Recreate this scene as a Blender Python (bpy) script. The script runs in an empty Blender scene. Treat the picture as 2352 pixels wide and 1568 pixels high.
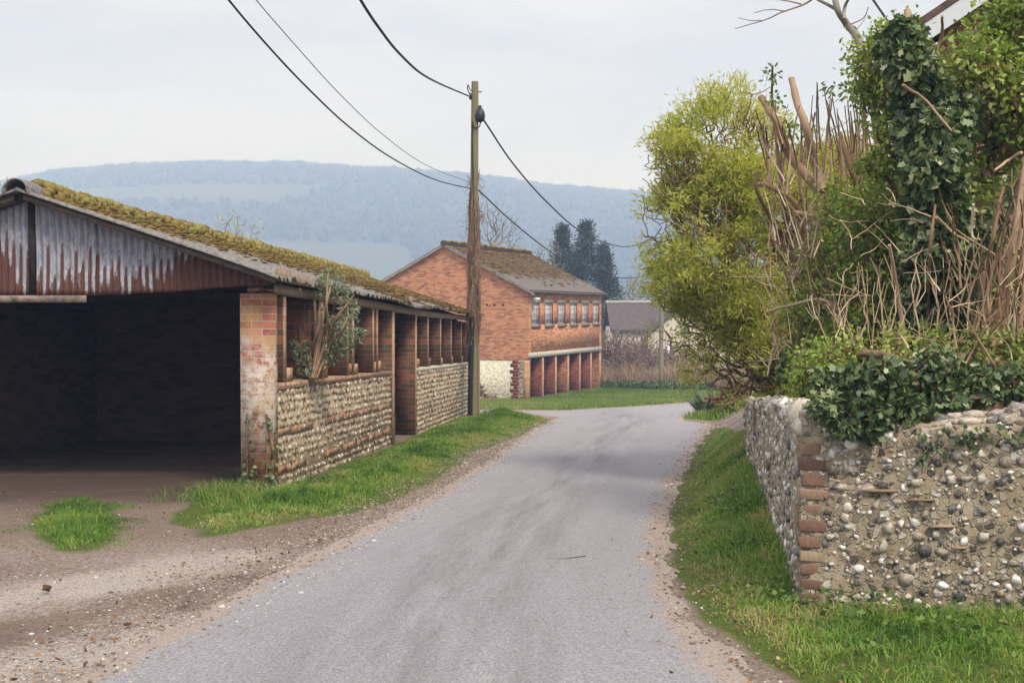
import bpy, math, random
import numpy as np
from mathutils import Vector

rng = np.random.default_rng(7)
random.seed(7)
S = bpy.context.scene
C = S.collection

# ------------------------------------------------------------------ camera
F, CX, CY, HOR = 2600.0, 1176.0, 784.0, 710.0      # measured on a 2352 x 1568 view of the photograph
EYE = 1.5
TH = math.atan((CY - HOR) / F)
cd = bpy.data.cameras.new('camera'); cam = bpy.data.objects.new('camera', cd); C.objects.link(cam)
cam.location = (0, 0, EYE)
cam.rotation_euler = (math.pi / 2 - TH, 0, 0)
cd.sensor_width = 36; cd.lens = 36 * F / 2352
cd.clip_start = 0.1; cd.clip_end = 6000
S.camera = cam

# ------------------------------------------------------------------ light
SUN_EL, SUN_AZ = math.radians(50), math.radians(150)     # azimuth clockwise from +Y: behind the camera, a little to the right
w = bpy.data.worlds.new('World'); S.world = w; w.use_nodes = True
nt = w.node_tree; nt.nodes.clear()


def N(nt, typ, inp=None, **props):
    n = nt.nodes.new('ShaderNode' + typ)
    for k, v in props.items():
        setattr(n, k, v)
    for k, v in (inp or {}).items():
        s = n.inputs[k]
        if isinstance(v, bpy.types.NodeSocket):
            nt.links.new(v, s)
        else:
            if isinstance(v, (tuple, list)) and len(v) == 3 and s.type == 'RGBA':
                v = (*v, 1)
            s.default_value = v
    return n


sky = N(nt, 'TexSky', sky_type='NISHITA', sun_disc=False, sun_elevation=SUN_EL, sun_rotation=SUN_AZ,
        air_density=1.0, dust_density=3.0, ozone_density=1.0)
tc = N(nt, 'TexCoord')
sep = N(nt, 'SeparateXYZ', {0: tc.outputs['Generated']})
mp = N(nt, 'Mapping', {'Vector': tc.outputs['Generated'], 'Scale': (2.2, 2.2, 9.0)})
cl = N(nt, 'TexNoise', {'Vector': mp.outputs[0], 'Scale': 1.6, 'Detail': 5.0, 'Roughness': 0.55})
crp = N(nt, 'MapRange', {0: cl.outputs['Fac'], 1: 0.38, 2: 0.66, 3: 0.66, 4: 1.0})
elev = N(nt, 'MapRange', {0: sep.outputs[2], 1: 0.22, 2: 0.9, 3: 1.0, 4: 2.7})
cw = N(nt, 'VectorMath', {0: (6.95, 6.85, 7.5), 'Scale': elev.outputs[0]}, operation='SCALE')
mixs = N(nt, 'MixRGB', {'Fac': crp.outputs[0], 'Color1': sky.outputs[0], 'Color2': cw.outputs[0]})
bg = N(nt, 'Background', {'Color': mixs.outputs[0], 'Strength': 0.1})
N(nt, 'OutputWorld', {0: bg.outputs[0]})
w.cycles.sampling_method = 'AUTOMATIC'

sd = bpy.data.lights.new('sun', 'SUN'); so = bpy.data.objects.new('sun', sd); C.objects.link(so)
sdir = Vector((math.sin(SUN_AZ) * math.cos(SUN_EL), math.cos(SUN_AZ) * math.cos(SUN_EL), math.sin(SUN_EL)))
so.rotation_euler = sdir.to_track_quat('Z', 'Y').to_euler()
so.location = (0, 0, 30)
sd.energy = 3.0; sd.angle = math.radians(14); sd.color = (1, 0.95, 0.87)

S.view_settings.view_transform = 'Standard'; S.view_settings.look = 'None'
S.view_settings.exposure = 0.2; S.view_settings.gamma = 1.0; S.view_settings.use_curve_mapping = False
S.render.engine = 'CYCLES'
S.cycles.max_bounces = 6; S.cycles.diffuse_bounces = 3; S.cycles.transmission_bounces = 3
S.cycles.glossy_bounces = 2; S.cycles.volume_bounces = 1; S.cycles.use_denoising = True
S.cycles.caustics_reflective = False; S.cycles.caustics_refractive = False


# ------------------------------------------------------------------ geometry helpers
def P(px, py, Y):
    """point at distance Y seen at pixel px, py of the 2352 x 1568 view"""
    xc, yc = (px - CX) / F, (CY - py) / F
    d = np.array([xc, math.cos(TH) + yc * math.sin(TH), -math.sin(TH) + yc * math.cos(TH)])
    return d * (Y / d[1]) + np.array([0, 0, EYE])


class MB:
    """collects faces, then links them as one mesh object"""
    def __init__(self):
        self.V = []; self.F = []; self.T = []; self.n = 0

    def add(self, v, f, tint=0.5):
        v = np.asarray(v, float).reshape(-1, 3)
        f = np.asarray(f, int)
        self.V.append(v); self.F.append(f + self.n)
        t = np.asarray(tint, float)
        self.T.append(np.broadcast_to(t, (len(v),)) if t.ndim == 0 else t)
        self.n += len(v)
        return self

    def box(self, x0, x1, y0, y1, z0, z1, tint=0.5):
        v = [(x0, y0, z0), (x1, y0, z0), (x1, y1, z0), (x0, y1, z0), (x0, y0, z1), (x1, y0, z1), (x1, y1, z1), (x0, y1, z1)]
        f = [(0, 3, 2, 1), (4, 5, 6, 7), (0, 1, 5, 4), (1, 2, 6, 5), (2, 3, 7, 6), (3, 0, 4, 7)]
        return self.add(v, f, tint)

    def prism(self, poly, axis, a, b, tint=0.5):
        """poly: 2D points extruded along axis ('x' or 'y') between a and b; poly in (other, z)"""
        n = len(poly)
        def mk(c):
            return [(c, p[0], p[1]) if axis == 'x' else (p[0], c, p[1]) for p in poly]
        v = np.array(mk(a) + mk(b), float)
        for i in range(n):
            j = (i + 1) % n
            self.add(v[[i, j, n + j, n + i]], [(0, 1, 2, 3)], tint)
        self.add(v[:n], [tuple(range(n))], tint); self.add(v[n:], [tuple(range(n))[::-1]], tint)
        return self

    def tubes(self, A, B, ra, rb, sides=5, tint=0.5):
        A = np.asarray(A, float); B = np.asarray(B, float); n = len(A)
        if n == 0:
            return self
        ra = np.broadcast_to(np.asarray(ra, float), (n,)); rb = np.broadcast_to(np.asarray(rb, float), (n,))
        d = B - A; L = np.linalg.norm(d, axis=1, keepdims=True); L[L == 0] = 1e-6; d = d / L
        up = np.where(np.abs(d[:, 2:3]) > 0.9, np.array([[1.0, 0, 0]]), np.array([[0, 0, 1.0]]))
        u = np.cross(d, up); u /= np.linalg.norm(u, axis=1, keepdims=True); v = np.cross(d, u)
        a = np.arange(sides) / sides * 2 * math.pi
        ring = u[:, None, :] * np.cos(a)[None, :, None] + v[:, None, :] * np.sin(a)[None, :, None]
        va = A[:, None, :] + ring * ra[:, None, None]; vb = B[:, None, :] + ring * rb[:, None, None]
        V = np.concatenate([va, vb], 1).reshape(-1, 3)
        k = np.arange(sides); k2 = (k + 1) % sides
        f = np.stack([k, k + sides, k2 + sides, k2], 1)
        Fc = (f[None] + (np.arange(n) * 2 * sides)[:, None, None]).reshape(-1, 4)
        t = np.asarray(tint, float)
        t = np.repeat(np.broadcast_to(t, (n,)), 2 * sides)
        return self.add(V, Fc, t)

    def pipe(self, pts, r, sides=7, tint=0.5, cap=True):
        """continuous pipe along a polyline, radius per point"""
        pts = np.asarray(pts, float); n = len(pts)
        r = np.broadcast_to(np.asarray(r, float), (n,))
        d = np.gradient(pts, axis=0); d /= np.linalg.norm(d, axis=1, keepdims=True) + 1e-9
        u = np.cross(d, [0.31, 0.17, 0.93]); bad = np.linalg.norm(u, axis=1) < 0.15
        u[bad] = np.cross(d[bad], [1.0, 0.2, 0.1]); u /= np.linalg.norm(u, axis=1, keepdims=True)
        for i in range(1, n):
            q = u[i - 1] - d[i] * np.dot(u[i - 1], d[i]); q /= np.linalg.norm(q) + 1e-9; u[i] = q
        v = np.cross(d, u)
        a = np.arange(sides) / sides * 2 * math.pi
        V = pts[:, None, :] + (u[:, None] * np.cos(a)[None, :, None] + v[:, None] * np.sin(a)[None, :, None]) * r[:, None, None]
        k = np.arange(sides); k2 = (k + 1) % sides
        f = np.concatenate([np.stack([k + i * sides, k2 + i * sides, k2 + (i + 1) * sides, k + (i + 1) * sides], 1) for i in range(n - 1)])
        self.add(V.reshape(-1, 3), f, tint)
        if cap:
            self.add(V[-1], [tuple(range(sides))], tint); self.add(V[0], [tuple(range(sides))[::-1]], tint)
        return self

    def build(self, name, mat, parent=None, uv=False, shear=0.0, smooth=False, loc=None):
        V = np.concatenate(self.V) if self.V else np.zeros((0, 3))
        me = bpy.data.meshes.new(name)
        loops = np.concatenate([f.reshape(-1) for f in self.F]); sizes = np.concatenate([np.full(len(f), f.shape[1]) for f in self.F])
        starts = np.concatenate([[0], np.cumsum(sizes)[:-1]])
        V2 = V.copy()
        if shear:
            V2[:, 2] += shear * V2[:, 0]
        if loc is not None:
            V2 = V2 - np.asarray(loc, float)
        me.vertices.add(len(V)); me.vertices.foreach_set('co', V2.astype(np.float32).ravel())
        me.loops.add(len(loops)); me.loops.foreach_set('vertex_index', loops.astype(np.int32))
        me.polygons.add(len(sizes)); me.polygons.foreach_set('loop_start', starts.astype(np.int32))
        me.update(calc_edges=True)
        at = me.attributes.new('tint', 'FLOAT', 'POINT'); at.data.foreach_set('value', np.concatenate(self.T).astype(np.float32))
        if uv:
            nrm = np.zeros(len(sizes) * 3, np.float32); me.polygons.foreach_get('normal', nrm); nrm = np.abs(nrm.reshape(-1, 3))
            ax = np.repeat(np.argmax(nrm * np.array([1, 1, 1.2]), 1), sizes)
            co = V[loops]
            U = np.where(ax[:, None] == 0, co[:, [1, 2]], np.where(ax[:, None] == 1, co[:, [0, 2]], co[:, [0, 1]]))
            l = me.uv_layers.new(name='uv'); l.data.foreach_set('uv', U.astype(np.float32).ravel())
        if smooth:
            me.polygons.foreach_set('use_smooth', np.ones(len(sizes), bool))
        me.validate()
        if mat:
            me.materials.append(mat)
        o = bpy.data.objects.new(name, me); C.objects.link(o)
        if loc is not None:
            o.location = loc
        if parent:
            o.parent = parent
        return o


def tag(o, label=None, cat=None, group=None, kind=None):
    if label: o['label'] = label
    if cat: o['category'] = cat
    if group: o['group'] = group
    if kind: o['kind'] = kind
    return o


def empty(name, loc=(0, 0, 0), rz=0.0):
    o = bpy.data.objects.new(name, None); C.objects.link(o)
    o.location = tuple(float(q) for q in loc); o.rotation_euler = (0, 0, rz); o.empty_display_size = 0.3
    return o


def solidify(o, t):
    m = o.modifiers.new('thickness', 'SOLIDIFY'); m.thickness = t; m.offset = 0


def smoothstep(a, b, x):
    t = np.clip((np.asarray(x, float) - a) / (b - a), 0, 1)
    return t * t * (3 - 2 * t)


def vnoise(x, y, seed=0):
    """smooth value noise, numpy"""
    x = np.asarray(x, float); y = np.asarray(y, float)
    xi = np.floor(x).astype(np.int64); yi = np.floor(y).astype(np.int64); xf = x - xi; yf = y - yi
    def h(a, b):
        n = (a * 374761393 + b * 668265263 + seed * 974634777) & 0x7fffffff
        n = ((n ^ (n >> 13)) * 1274126177) & 0x7fffffff
        return ((n ^ (n >> 16)) & 0xffff) / 65535.0
    u = xf * xf * (3 - 2 * xf); v = yf * yf * (3 - 2 * yf)
    return (h(xi, yi) * (1 - u) + h(xi + 1, yi) * u) * (1 - v) + (h(xi, yi + 1) * (1 - u) + h(xi + 1, yi + 1) * u) * v


def fbm(x, y, seed=0, o=4):
    s = 0; a = 0.5; t = 0
    for i in range(o):
        s = s + a * vnoise(x * 2 ** i, y * 2 ** i, seed + i * 17); t += a; a *= 0.5
    return s / t


def ico(sub=1):
    import bmesh
    b = bmesh.new(); bmesh.ops.create_icosphere(b, subdivisions=sub, radius=1)
    v = np.array([q.co[:] for q in b.verts]); f = np.array([[q.index for q in p.verts] for p in b.faces]); b.free()
    return v, f


ICO1 = ico(1); ICO2 = ico(2)


def blobs(mb, Pn, R, tint, jitter=0.18, tpl=ICO1, rotz=True):
    """Pn (n,3) centres, R (n,3) radii, irregular pebbles / clumps"""
    tv, tf = tpl; n = len(Pn); m = len(tv)
    J = 1 + (rng.random((n, m, 1)) - 0.5) * 2 * jitter
    v = tv[None] * J
    if rotz:  # random rotation so facets differ
        q = rng.normal(size=(n, 3, 3)); q, _ = np.linalg.qr(q)
        v = np.einsum('nij,nmj->nmi', q, v)
    v = v * R[:, None, :] + Pn[:, None, :]
    f = (tf[None] + (np.arange(n) * m)[:, None, None]).reshape(-1, 3)
    mb.add(v.reshape(-1, 3), f, np.repeat(np.broadcast_to(tint, (n,)), m))
    return mb


# leaf outlines in (along, across)
LANCE = np.array([(0, 0), (.35, .5), (1, 0), (.35, -.5)])
OVAL = np.array([(0, 0), (.25, .42), (.65, .46), (1, 0), (.65, -.46), (.25, -.42)])
IVY = np.array([(0, 0), (.05, .5), (.42, .3), (.55, .55), (1, 0), (.55, -.55), (.42, -.3), (.05, -.5)])


def leaves(mb, Pn, D, L, W, shape=LANCE, tint=0.5, flat=0.0, cup=0.15):
    """one leaf per point; D = direction of the leaf, flat pulls its face towards the sky"""
    Pn = np.asarray(Pn, float); n = len(Pn)
    D = D / (np.linalg.norm(D, axis=1, keepdims=True) + 1e-9)
    R = rng.normal(size=(n, 3)); R[:, 2] += flat
    Wd = np.cross(D, R); Wd /= np.linalg.norm(Wd, axis=1, keepdims=True) + 1e-9
    Nn = np.cross(Wd, D)
    L = np.broadcast_to(np.asarray(L, float), (n,)); W = np.broadcast_to(np.asarray(W, float), (n,))
    a = shape[:, 0][None, :, None]; b = shape[:, 1][None, :, None]
    v = Pn[:, None] + D[:, None] * a * L[:, None, None] + Wd[:, None] * b * W[:, None, None] + Nn[:, None] * (np.abs(b) * cup * W[:, None, None] - a * a * .15 * L[:, None, None])
    k = len(shape)
    f = np.arange(n * k).reshape(n, k)
    mb.add(v.reshape(-1, 3), f, np.repeat(np.broadcast_to(np.asarray(tint, float), (n,)), k))
    return mb


def grow(points, root, pathw=0.25, tip=0.004, expo=2.4, rmax=None, stem=None):
    """join the points into a branching skeleton that starts at root; returns (A, B, ra, rb, tips)"""
    pts = np.asarray(points, float)
    if stem is not None:
        stem = np.asarray(stem, float)
        nodes = list(stem); par = [-1] + list(range(len(stem) - 1))
        path = list(np.concatenate([[0], np.cumsum(np.linalg.norm(np.diff(stem, axis=0), axis=1))]))
    else:
        nodes = [np.asarray(root, float)]; par = [-1]; path = [0.0]
    n0 = len(nodes); tot = n0 + len(pts)
    arr = np.zeros((tot, 3)); arr[:n0] = nodes; pa = np.full(tot, -1); pa[:n0] = par; pl = np.zeros(tot); pl[:n0] = path
    order = np.argsort(np.linalg.norm(pts - arr[0], axis=1)); c = n0
    for i in order:
        d = np.linalg.norm(arr[:c] - pts[i], axis=1)
        j = int(np.argmin(d + pathw * pl[:c]))
        arr[c] = pts[i]; pa[c] = j; pl[c] = pl[j] + d[j]; c += 1
    acc = np.zeros(tot); kids = np.zeros(tot, int)
    for i in range(tot - 1, -1, -1):
        if kids[i] == 0:
            acc[i] = tip ** expo
        if pa[i] >= 0:
            acc[pa[i]] += acc[i]; kids[pa[i]] += 1
    rad = acc ** (1 / expo)
    if rmax: rad = np.minimum(rad, rmax)
    idx = np.arange(tot)[pa >= 0]
    A = arr[pa[idx]]; B = arr[idx]; ra = np.minimum(rad[pa[idx]], rad[idx] * 1.35); rb = rad[idx]
    mid = (A + B) / 2 + rng.normal(size=A.shape) * np.linalg.norm(B - A, axis=1, keepdims=True) * 0.07
    rm = (ra + rb) / 2
    tips = idx[kids[idx] == 0]
    return np.concatenate([A, mid]), np.concatenate([mid, B]), np.concatenate([ra, rm]), np.concatenate([rm, rb]), arr, pa, tips


def in_spheres(n, sph, shell=0.4):
    """n points inside a union of spheres [(centre, r)], pushed towards their shells"""
    cs = np.array([s[0] for s in sph], float); rs = np.array([s[1] for s in sph], float)
    pr = rs ** 2; pr /= pr.sum()
    k = rng.choice(len(rs), n, p=pr)
    d = rng.normal(size=(n, 3)); d /= np.linalg.norm(d, axis=1, keepdims=True)
    r = rng.random(n) ** shell
    return cs[k] + d * (r * rs[k])[:, None]


def spline(pts, n=8):
    pts = np.asarray(pts, float); out = []
    e = np.concatenate([[2 * pts[0] - pts[1]], pts, [2 * pts[-1] - pts[-2]]])
    for i in range(len(pts) - 1):
        p0, p1, p2, p3 = e[i:i + 4]
        for k in range(n):
            t = k / n
            out.append(.5 * (2 * p1 + (p2 - p0) * t + (2 * p0 - 5 * p1 + 4 * p2 - p3) * t * t + (3 * p1 - p0 - 3 * p2 + p3) * t ** 3))
    out.append(pts[-1])
    return np.array(out)


def sdf_poly(x, y, poly):
    """signed distance to a polygon, negative inside"""
    x = np.asarray(x, float); y = np.asarray(y, float); poly = np.asarray(poly, float)
    d = np.full(x.shape, 1e9); ins = np.zeros(x.shape, bool)
    for i in range(len(poly)):
        a = poly[i]; b = poly[(i + 1) % len(poly)]; e = b - a
        t = np.clip(((x - a[0]) * e[0] + (y - a[1]) * e[1]) / (e @ e + 1e-12), 0, 1)
        d = np.minimum(d, np.hypot(x - a[0] - t * e[0], y - a[1] - t * e[1]))
        c = (a[1] > y) != (b[1] > y)
        with np.errstate(divide='ignore', invalid='ignore'):
            xi = (b[0] - a[0]) * (y - a[1]) / (b[1] - a[1] + 1e-12) + a[0]
        ins ^= c & (x < xi)
    return np.where(ins, -d, d)


# ------------------------------------------------------------------ terrain
_ky = [-40, 0, 4, 6, 11.5, 18, 24.7, 35, 47, 56, 70, 110, 200, 420, 3000]
_kz = [-1.2, -1.45, -1.48, -1.57, -1.91, -2.14, -2.36, -3.03, -3.80, -3.86, -4.2, -4.9, -5.5, -6, -6]
_ty = np.arange(-40, 420, 0.25); _tz = np.interp(_ty, _ky, _kz)
_ker = np.hanning(13); _ker /= _ker.sum()
_tz = np.convolve(np.pad(_tz, 6, mode='edge'), _ker, 'valid')


def R(y):
    return np.interp(y, _ty, _tz) + EYE


def G(px, py):
    """ground point under a pixel (road surface level)"""
    lo, hi = 2.0, 200.0
    for _ in range(60):
        m = (lo + hi) / 2
        z = P(px, py, m)[2]
        if z > R(m): lo = m
        else: hi = m
    p = P(px, py, lo)
    return np.array([p[0], p[1]])


left_px = [(150, 1568), (420, 1428), (680, 1290), (900, 1180), (1100, 1070), (1225, 985), (1290, 957)]
right_px = [(1740, 1568), (1600, 1420), (1537, 1290), (1540, 1180), (1560, 1110), (1592, 1045), (1640, 975)]
Ledge = np.array([(-3.2, -8), (-2.6, 0)] + [tuple(G(*p)) for p in left_px])
Redge = np.array([(0.3, -8), (0.85, 0)] + [tuple(G(*p)) for p in right_px])
far_px = [(1574, 968), (1580, 950), (1596, 926), (1560, 927), (1450, 935), (1350, 941), (1296, 944), (1200, 944), (1090, 943), (980, 943)]
near_px = [(980, 950), (1100, 950), (1200, 953)]
turn = [tuple(G(*p)) for p in far_px]
track = [tuple(G(*p)) for p in near_px]
bend = [(9.5, 37.5), (24, 42), (24, 48), (8.4, 43.5)]
ROAD = [tuple(p) for p in Redge] + turn[:2] + bend + turn[3:] + track + [tuple(p) for p in Ledge[::-1]]
WALL = [(1.50, 5.85), (2.52, 12.2)]           # roadside face of the flint garden wall


def xr(y):
    return np.interp(y, Redge[:, 1], Redge[:, 0])


def xl(y):
    return np.interp(y, Ledge[:, 1], Ledge[:, 0])


def ground_z(x, y):
    x = np.asarray(x, float); y = np.asarray(y, float)
    z = R(y)
    b = np.interp(y, [-5, 4.5, 5.85, 8, 10, 13, 18, 22, 27, 34, 40], [0.0, .03, .06, .26, .45, .56, .5, .42, .45, .35, 0])
    d = x - np.where(y > 22.5, np.interp(y, [22.5, 25, 30, 38], [4.0, 4.3, 5.0, 7.5]), xr(y))
    z = z + b * smoothstep(0.05, 1.0, d)
    # soft verge hump on the left
    dl = xl(y) - x
    z = z + 0.05 * smoothstep(0.1, 0.7, dl) * smoothstep(9.5, 11.5, y) * (1 - smoothstep(24, 27, y))
    z = z + 0.02 * (fbm(x * 1.3, y * 1.3, 3) - 0.5) * smoothstep(0, .6, np.maximum(d, dl)) * (y < 60)
    return z


# ------------------------------------------------------------------ materials
def mat(name, rough=0.85, spec=0.25):
    m = bpy.data.materials.new(name); m.use_nodes = True
    nt = m.node_tree; nt.nodes.clear()
    b = N(nt, 'BsdfPrincipled', {'Roughness': rough, 'Specular IOR Level': spec})
    N(nt, 'OutputMaterial', {0: b.outputs[0]})
    return m, nt, b


def ramp(nt, fac, stops, interp='LINEAR'):
    r = N(nt, 'ValToRGB', {0: fac}); e = r.color_ramp.elements; r.color_ramp.interpolation = interp
    while len(e) < len(stops): e.new(0.5)
    for q, (p, c) in zip(e, stops):
        q.position = p; q.color = (*c, 1) if len(c) == 3 else c
    return r.outputs[0]


def noise(nt, vec, scale, detail=4, rough=0.55, out='Fac', dist=0.0):
    return N(nt, 'TexNoise', {'Vector': vec, 'Scale': scale, 'Detail': detail, 'Roughness': rough, 'Distortion': dist}).outputs[out]


def mixc(nt, fac, a, b, mode='MIX'):
    return N(nt, 'MixRGB', {'Fac': fac, 'Color1': a, 'Color2': b}, blend_type=mode).outputs[0]


def rng_map(nt, v, a, b, c=0.0, d=1.0):
    return N(nt, 'MapRange', {0: v, 1: a, 2: b, 3: c, 4: d}).outputs[0]


def math_(nt, op, a, b=0.0):
    return N(nt, 'Math', {0: a, 1: b}, operation=op).outputs[0]


def bump(nt, b, h, dist=0.01, strength=1.0):
    bp = N(nt, 'Bump', {'Height': h, 'Distance': dist, 'Strength': strength}); nt.links.new(bp.outputs[0], b.inputs['Normal'])


def attr(nt, name='tint'):
    return N(nt, 'Attribute', attribute_name=name).outputs['Fac']


def simple(name, col, rough=0.8, var=0.25, scale=6.0, spec=0.25, bd=0.004, metallic=0.0):
    m, nt, b = mat(name, rough, spec)
    o = N(nt, 'TexCoord').outputs['Object']
    n = noise(nt, o, scale, 6, 0.65)
    c = mixc(nt, rng_map(nt, n, .3, .7), tuple(q * (1 - var) for q in col), tuple(min(1, q * (1 + var)) for q in col))
    nt.links.new(c, b.inputs['Base Color']); b.inputs['Metallic'].default_value = metallic
    bump(nt, b, n, bd)
    return m


def leafmat(name, stops, trans=0.35, rough=0.5, spec=0.35):
    m = bpy.data.materials.new(name); m.use_nodes = True; nt = m.node_tree; nt.nodes.clear()
    c = ramp(nt, attr(nt), stops)
    b = N(nt, 'BsdfPrincipled', {'Base Color': c, 'Roughness': rough, 'Specular IOR Level': spec})
    if trans:
        t = N(nt, 'BsdfTranslucent', {'Color': mixc(nt, 1.0, c, (1.0, 1.0, .55), 'MULTIPLY')})
        mx = N(nt, 'MixShader', {0: trans, 1: b.outputs[0], 2: t.outputs[0]}); N(nt, 'OutputMaterial', {0: mx.outputs[0]})
    else:
        N(nt, 'OutputMaterial', {0: b.outputs[0]})
    return m


def barkmat(name, stops, sc=14.0):
    m, nt, b = mat(name, .9, .15)
    o = N(nt, 'TexCoord').outputs['Object']
    n = noise(nt, N(nt, 'Mapping', {'Vector': o, 'Scale': (1, 1, .3)}).outputs[0], sc * 1.5, 6, .7)
    c = ramp(nt, math_(nt, 'ADD', math_(nt, 'MULTIPLY', attr(nt), .6), math_(nt, 'MULTIPLY', n, .4)), stops)
    nt.links.new(c, b.inputs['Base Color']); bump(nt, b, n, .006)
    return m


def brickmat(name, stops, mortar=(.36, .32, .26), paint=None, wear=0.25, mw=0.011, bw=.225, rh=.075):
    """bricks 225 x 75 mm laid by the metre UVs; paint = function(nt, color, uv, obj) -> color"""
    m, nt, b = mat(name, .9, .15)
    uv = N(nt, 'UVMap', uv_map='uv').outputs[0]
    wob = noise(nt, uv, 3.0, 2, .5, 'Color')
    uvw = N(nt, 'VectorMath', {0: uv, 1: N(nt, 'VectorMath', {0: wob, 'Scale': .012}, operation='SCALE').outputs[0]}, operation='ADD').outputs[0]
    br = N(nt, 'TexBrick', {'Vector': uvw, 'Color1': (0, 0, 0), 'Color2': (1, 1, 1), 'Mortar': (.5, .5, .5), 'Scale': 1.0,
                            'Mortar Size': mw * .5, 'Mortar Smooth': .25, 'Bias': 0.0, 'Brick Width': bw, 'Row Height': rh})
    big = noise(nt, uv, 1.2, 4, .6); fine = noise(nt, uv, 40, 4, .7)
    v = math_(nt, 'ADD', math_(nt, 'MULTIPLY', br.outputs['Color'], .62), math_(nt, 'ADD', math_(nt, 'MULTIPLY', big, .28), math_(nt, 'MULTIPLY', fine, .16)))
    c = ramp(nt, v, stops)
    c = mixc(nt, br.outputs['Fac'], c, mixc(nt, fine, tuple(q * .75 for q in mortar), mortar))
    if wear:
        c = mixc(nt, math_(nt, 'MULTIPLY', rng_map(nt, noise(nt, uv, 5, 6, .75), .55, .72), wear), c, (.45, .42, .36))
    if paint:
        c = paint(nt, c, uv, br)
    nt.links.new(c, b.inputs['Base Color'])
    h = math_(nt, 'ADD', math_(nt, 'MULTIPLY', br.outputs['Fac'], -1.0), math_(nt, 'MULTIPLY', fine, .5))
    bump(nt, b, h, .008)
    return m


def pier_paint(nt, c, uv, br):
    """flaking limewash on the lower two thirds, ochre lichen over it"""
    sp = N(nt, 'SeparateXYZ', {0: uv}); h = sp.outputs[1]
    n = noise(nt, uv, 9, 6, .75); n2 = noise(nt, uv, 4, 4, .6); n3 = noise(nt, uv, 3.1, 3, .5)
    band = math_(nt, 'MULTIPLY', rng_map(nt, h, .35, .75), rng_map(nt, math_(nt, 'ADD', h, math_(nt, 'MULTIPLY', math_(nt, 'SUBTRACT', n2, .5), 1.1)), 1.72, 1.28))
    f = math_(nt, 'MULTIPLY', band, rng_map(nt, n, .40, .53))
    c = mixc(nt, math_(nt, 'MULTIPLY', f, .82), c, mixc(nt, n2, (.52, .47, .40), (.66, .63, .60)))
    lf = math_(nt, 'MULTIPLY', rng_map(nt, n3, .47, .58), rng_map(nt, noise(nt, uv, 14, 4, .6), .35, .6))
    c = mixc(nt, math_(nt, 'MULTIPLY', lf, .5), c, (.44, .31, .10))
    gf_ = rng_map(nt, noise(nt, uv, 20, 5, .75), .56, .66)
    c = mixc(nt, math_(nt, 'MULTIPLY', gf_, .5), c, (.17, .14, .115))
    return c


M_brick_shed = brickmat('old_red_brick', [(0, (.12, .05, .035)), (.35, (.26, .085, .05)), (.6, (.34, .12, .065)), (.8, (.40, .19, .09)), (1, (.42, .27, .15))], (.42, .36, .28), None, .3)
M_brick_pier = brickmat('limewashed_brick', [(0, (.15, .075, .06)), (.35, (.27, .085, .06)), (.6, (.33, .13, .085)), (.8, (.38, .24, .15)), (1, (.44, .34, .25))], (.46, .40, .32), pier_paint, .06)
M_brick_dark = brickmat('dark_and_shaded_brick', [(0, (.055, .04, .03)), (.4, (.12, .072, .05)), (.62, (.18, .085, .058)), (.85, (.27, .095, .06)), (1, (.36, .11, .06))], (.24, .19, .145), None, .06)  # dark brick for the steps; on the shed posts it paints recess shade
M_brick_inner = brickmat('shade_darkened_brick', [(0, (.05, .031, .02)), (.5, (.09, .055, .036)), (1, (.14, .075, .048))], (.10, .075, .054), None, 0)  # the shade inside the shed is put into this dark brick colour
M_brick_barn = brickmat('orange_barn_brick', [(0, (.16, .075, .065)), (.28, (.33, .135, .085)), (.45, (.50, .20, .10)), (.7, (.58, .27, .135)), (1, (.62, .37, .23))], (.56, .44, .34), None, .2)
M_brick_barn_red = brickmat('deep_red_brick', [(0, (.10, .035, .028)), (.4, (.19, .055, .04)), (.7, (.25, .075, .05)), (1, (.3, .11, .07))], (.24, .15, .11), None, .1)
M_brick_edge = brickmat('pale_orange_brick', [(0, (.28, .15, .09)), (.4, (.42, .23, .13)), (1, (.55, .38, .25))], (.5, .43, .33), None, .4)


M_soldier = brickmat('brick_on_edge', [(0, (.16, .085, .06)), (.3, (.30, .145, .09)), (.55, (.40, .21, .125)), (.78, (.43, .31, .21)), (1, (.50, .44, .35))], (.27, .23, .18), None, .5, .012, .078, .16)


def flintmat(name, stops):
    m, nt, b = mat(name, .55, .4)
    o = N(nt, 'TexCoord').outputs['Object']
    n = noise(nt, o, 55, 4, .6); n2 = noise(nt, o, 9, 4, .6)
    v = math_(nt, 'ADD', attr(nt), math_(nt, 'MULTIPLY', math_(nt, 'SUBTRACT', n, .5), 1.1))
    c = ramp(nt, v, stops)
    c = mixc(nt, math_(nt, 'MULTIPLY', rng_map(nt, n2, .5, .7), .45), c, (.26, .20, .12))
    nt.links.new(c, b.inputs['Base Color']); bump(nt, b, n, .006)
    return m


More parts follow.
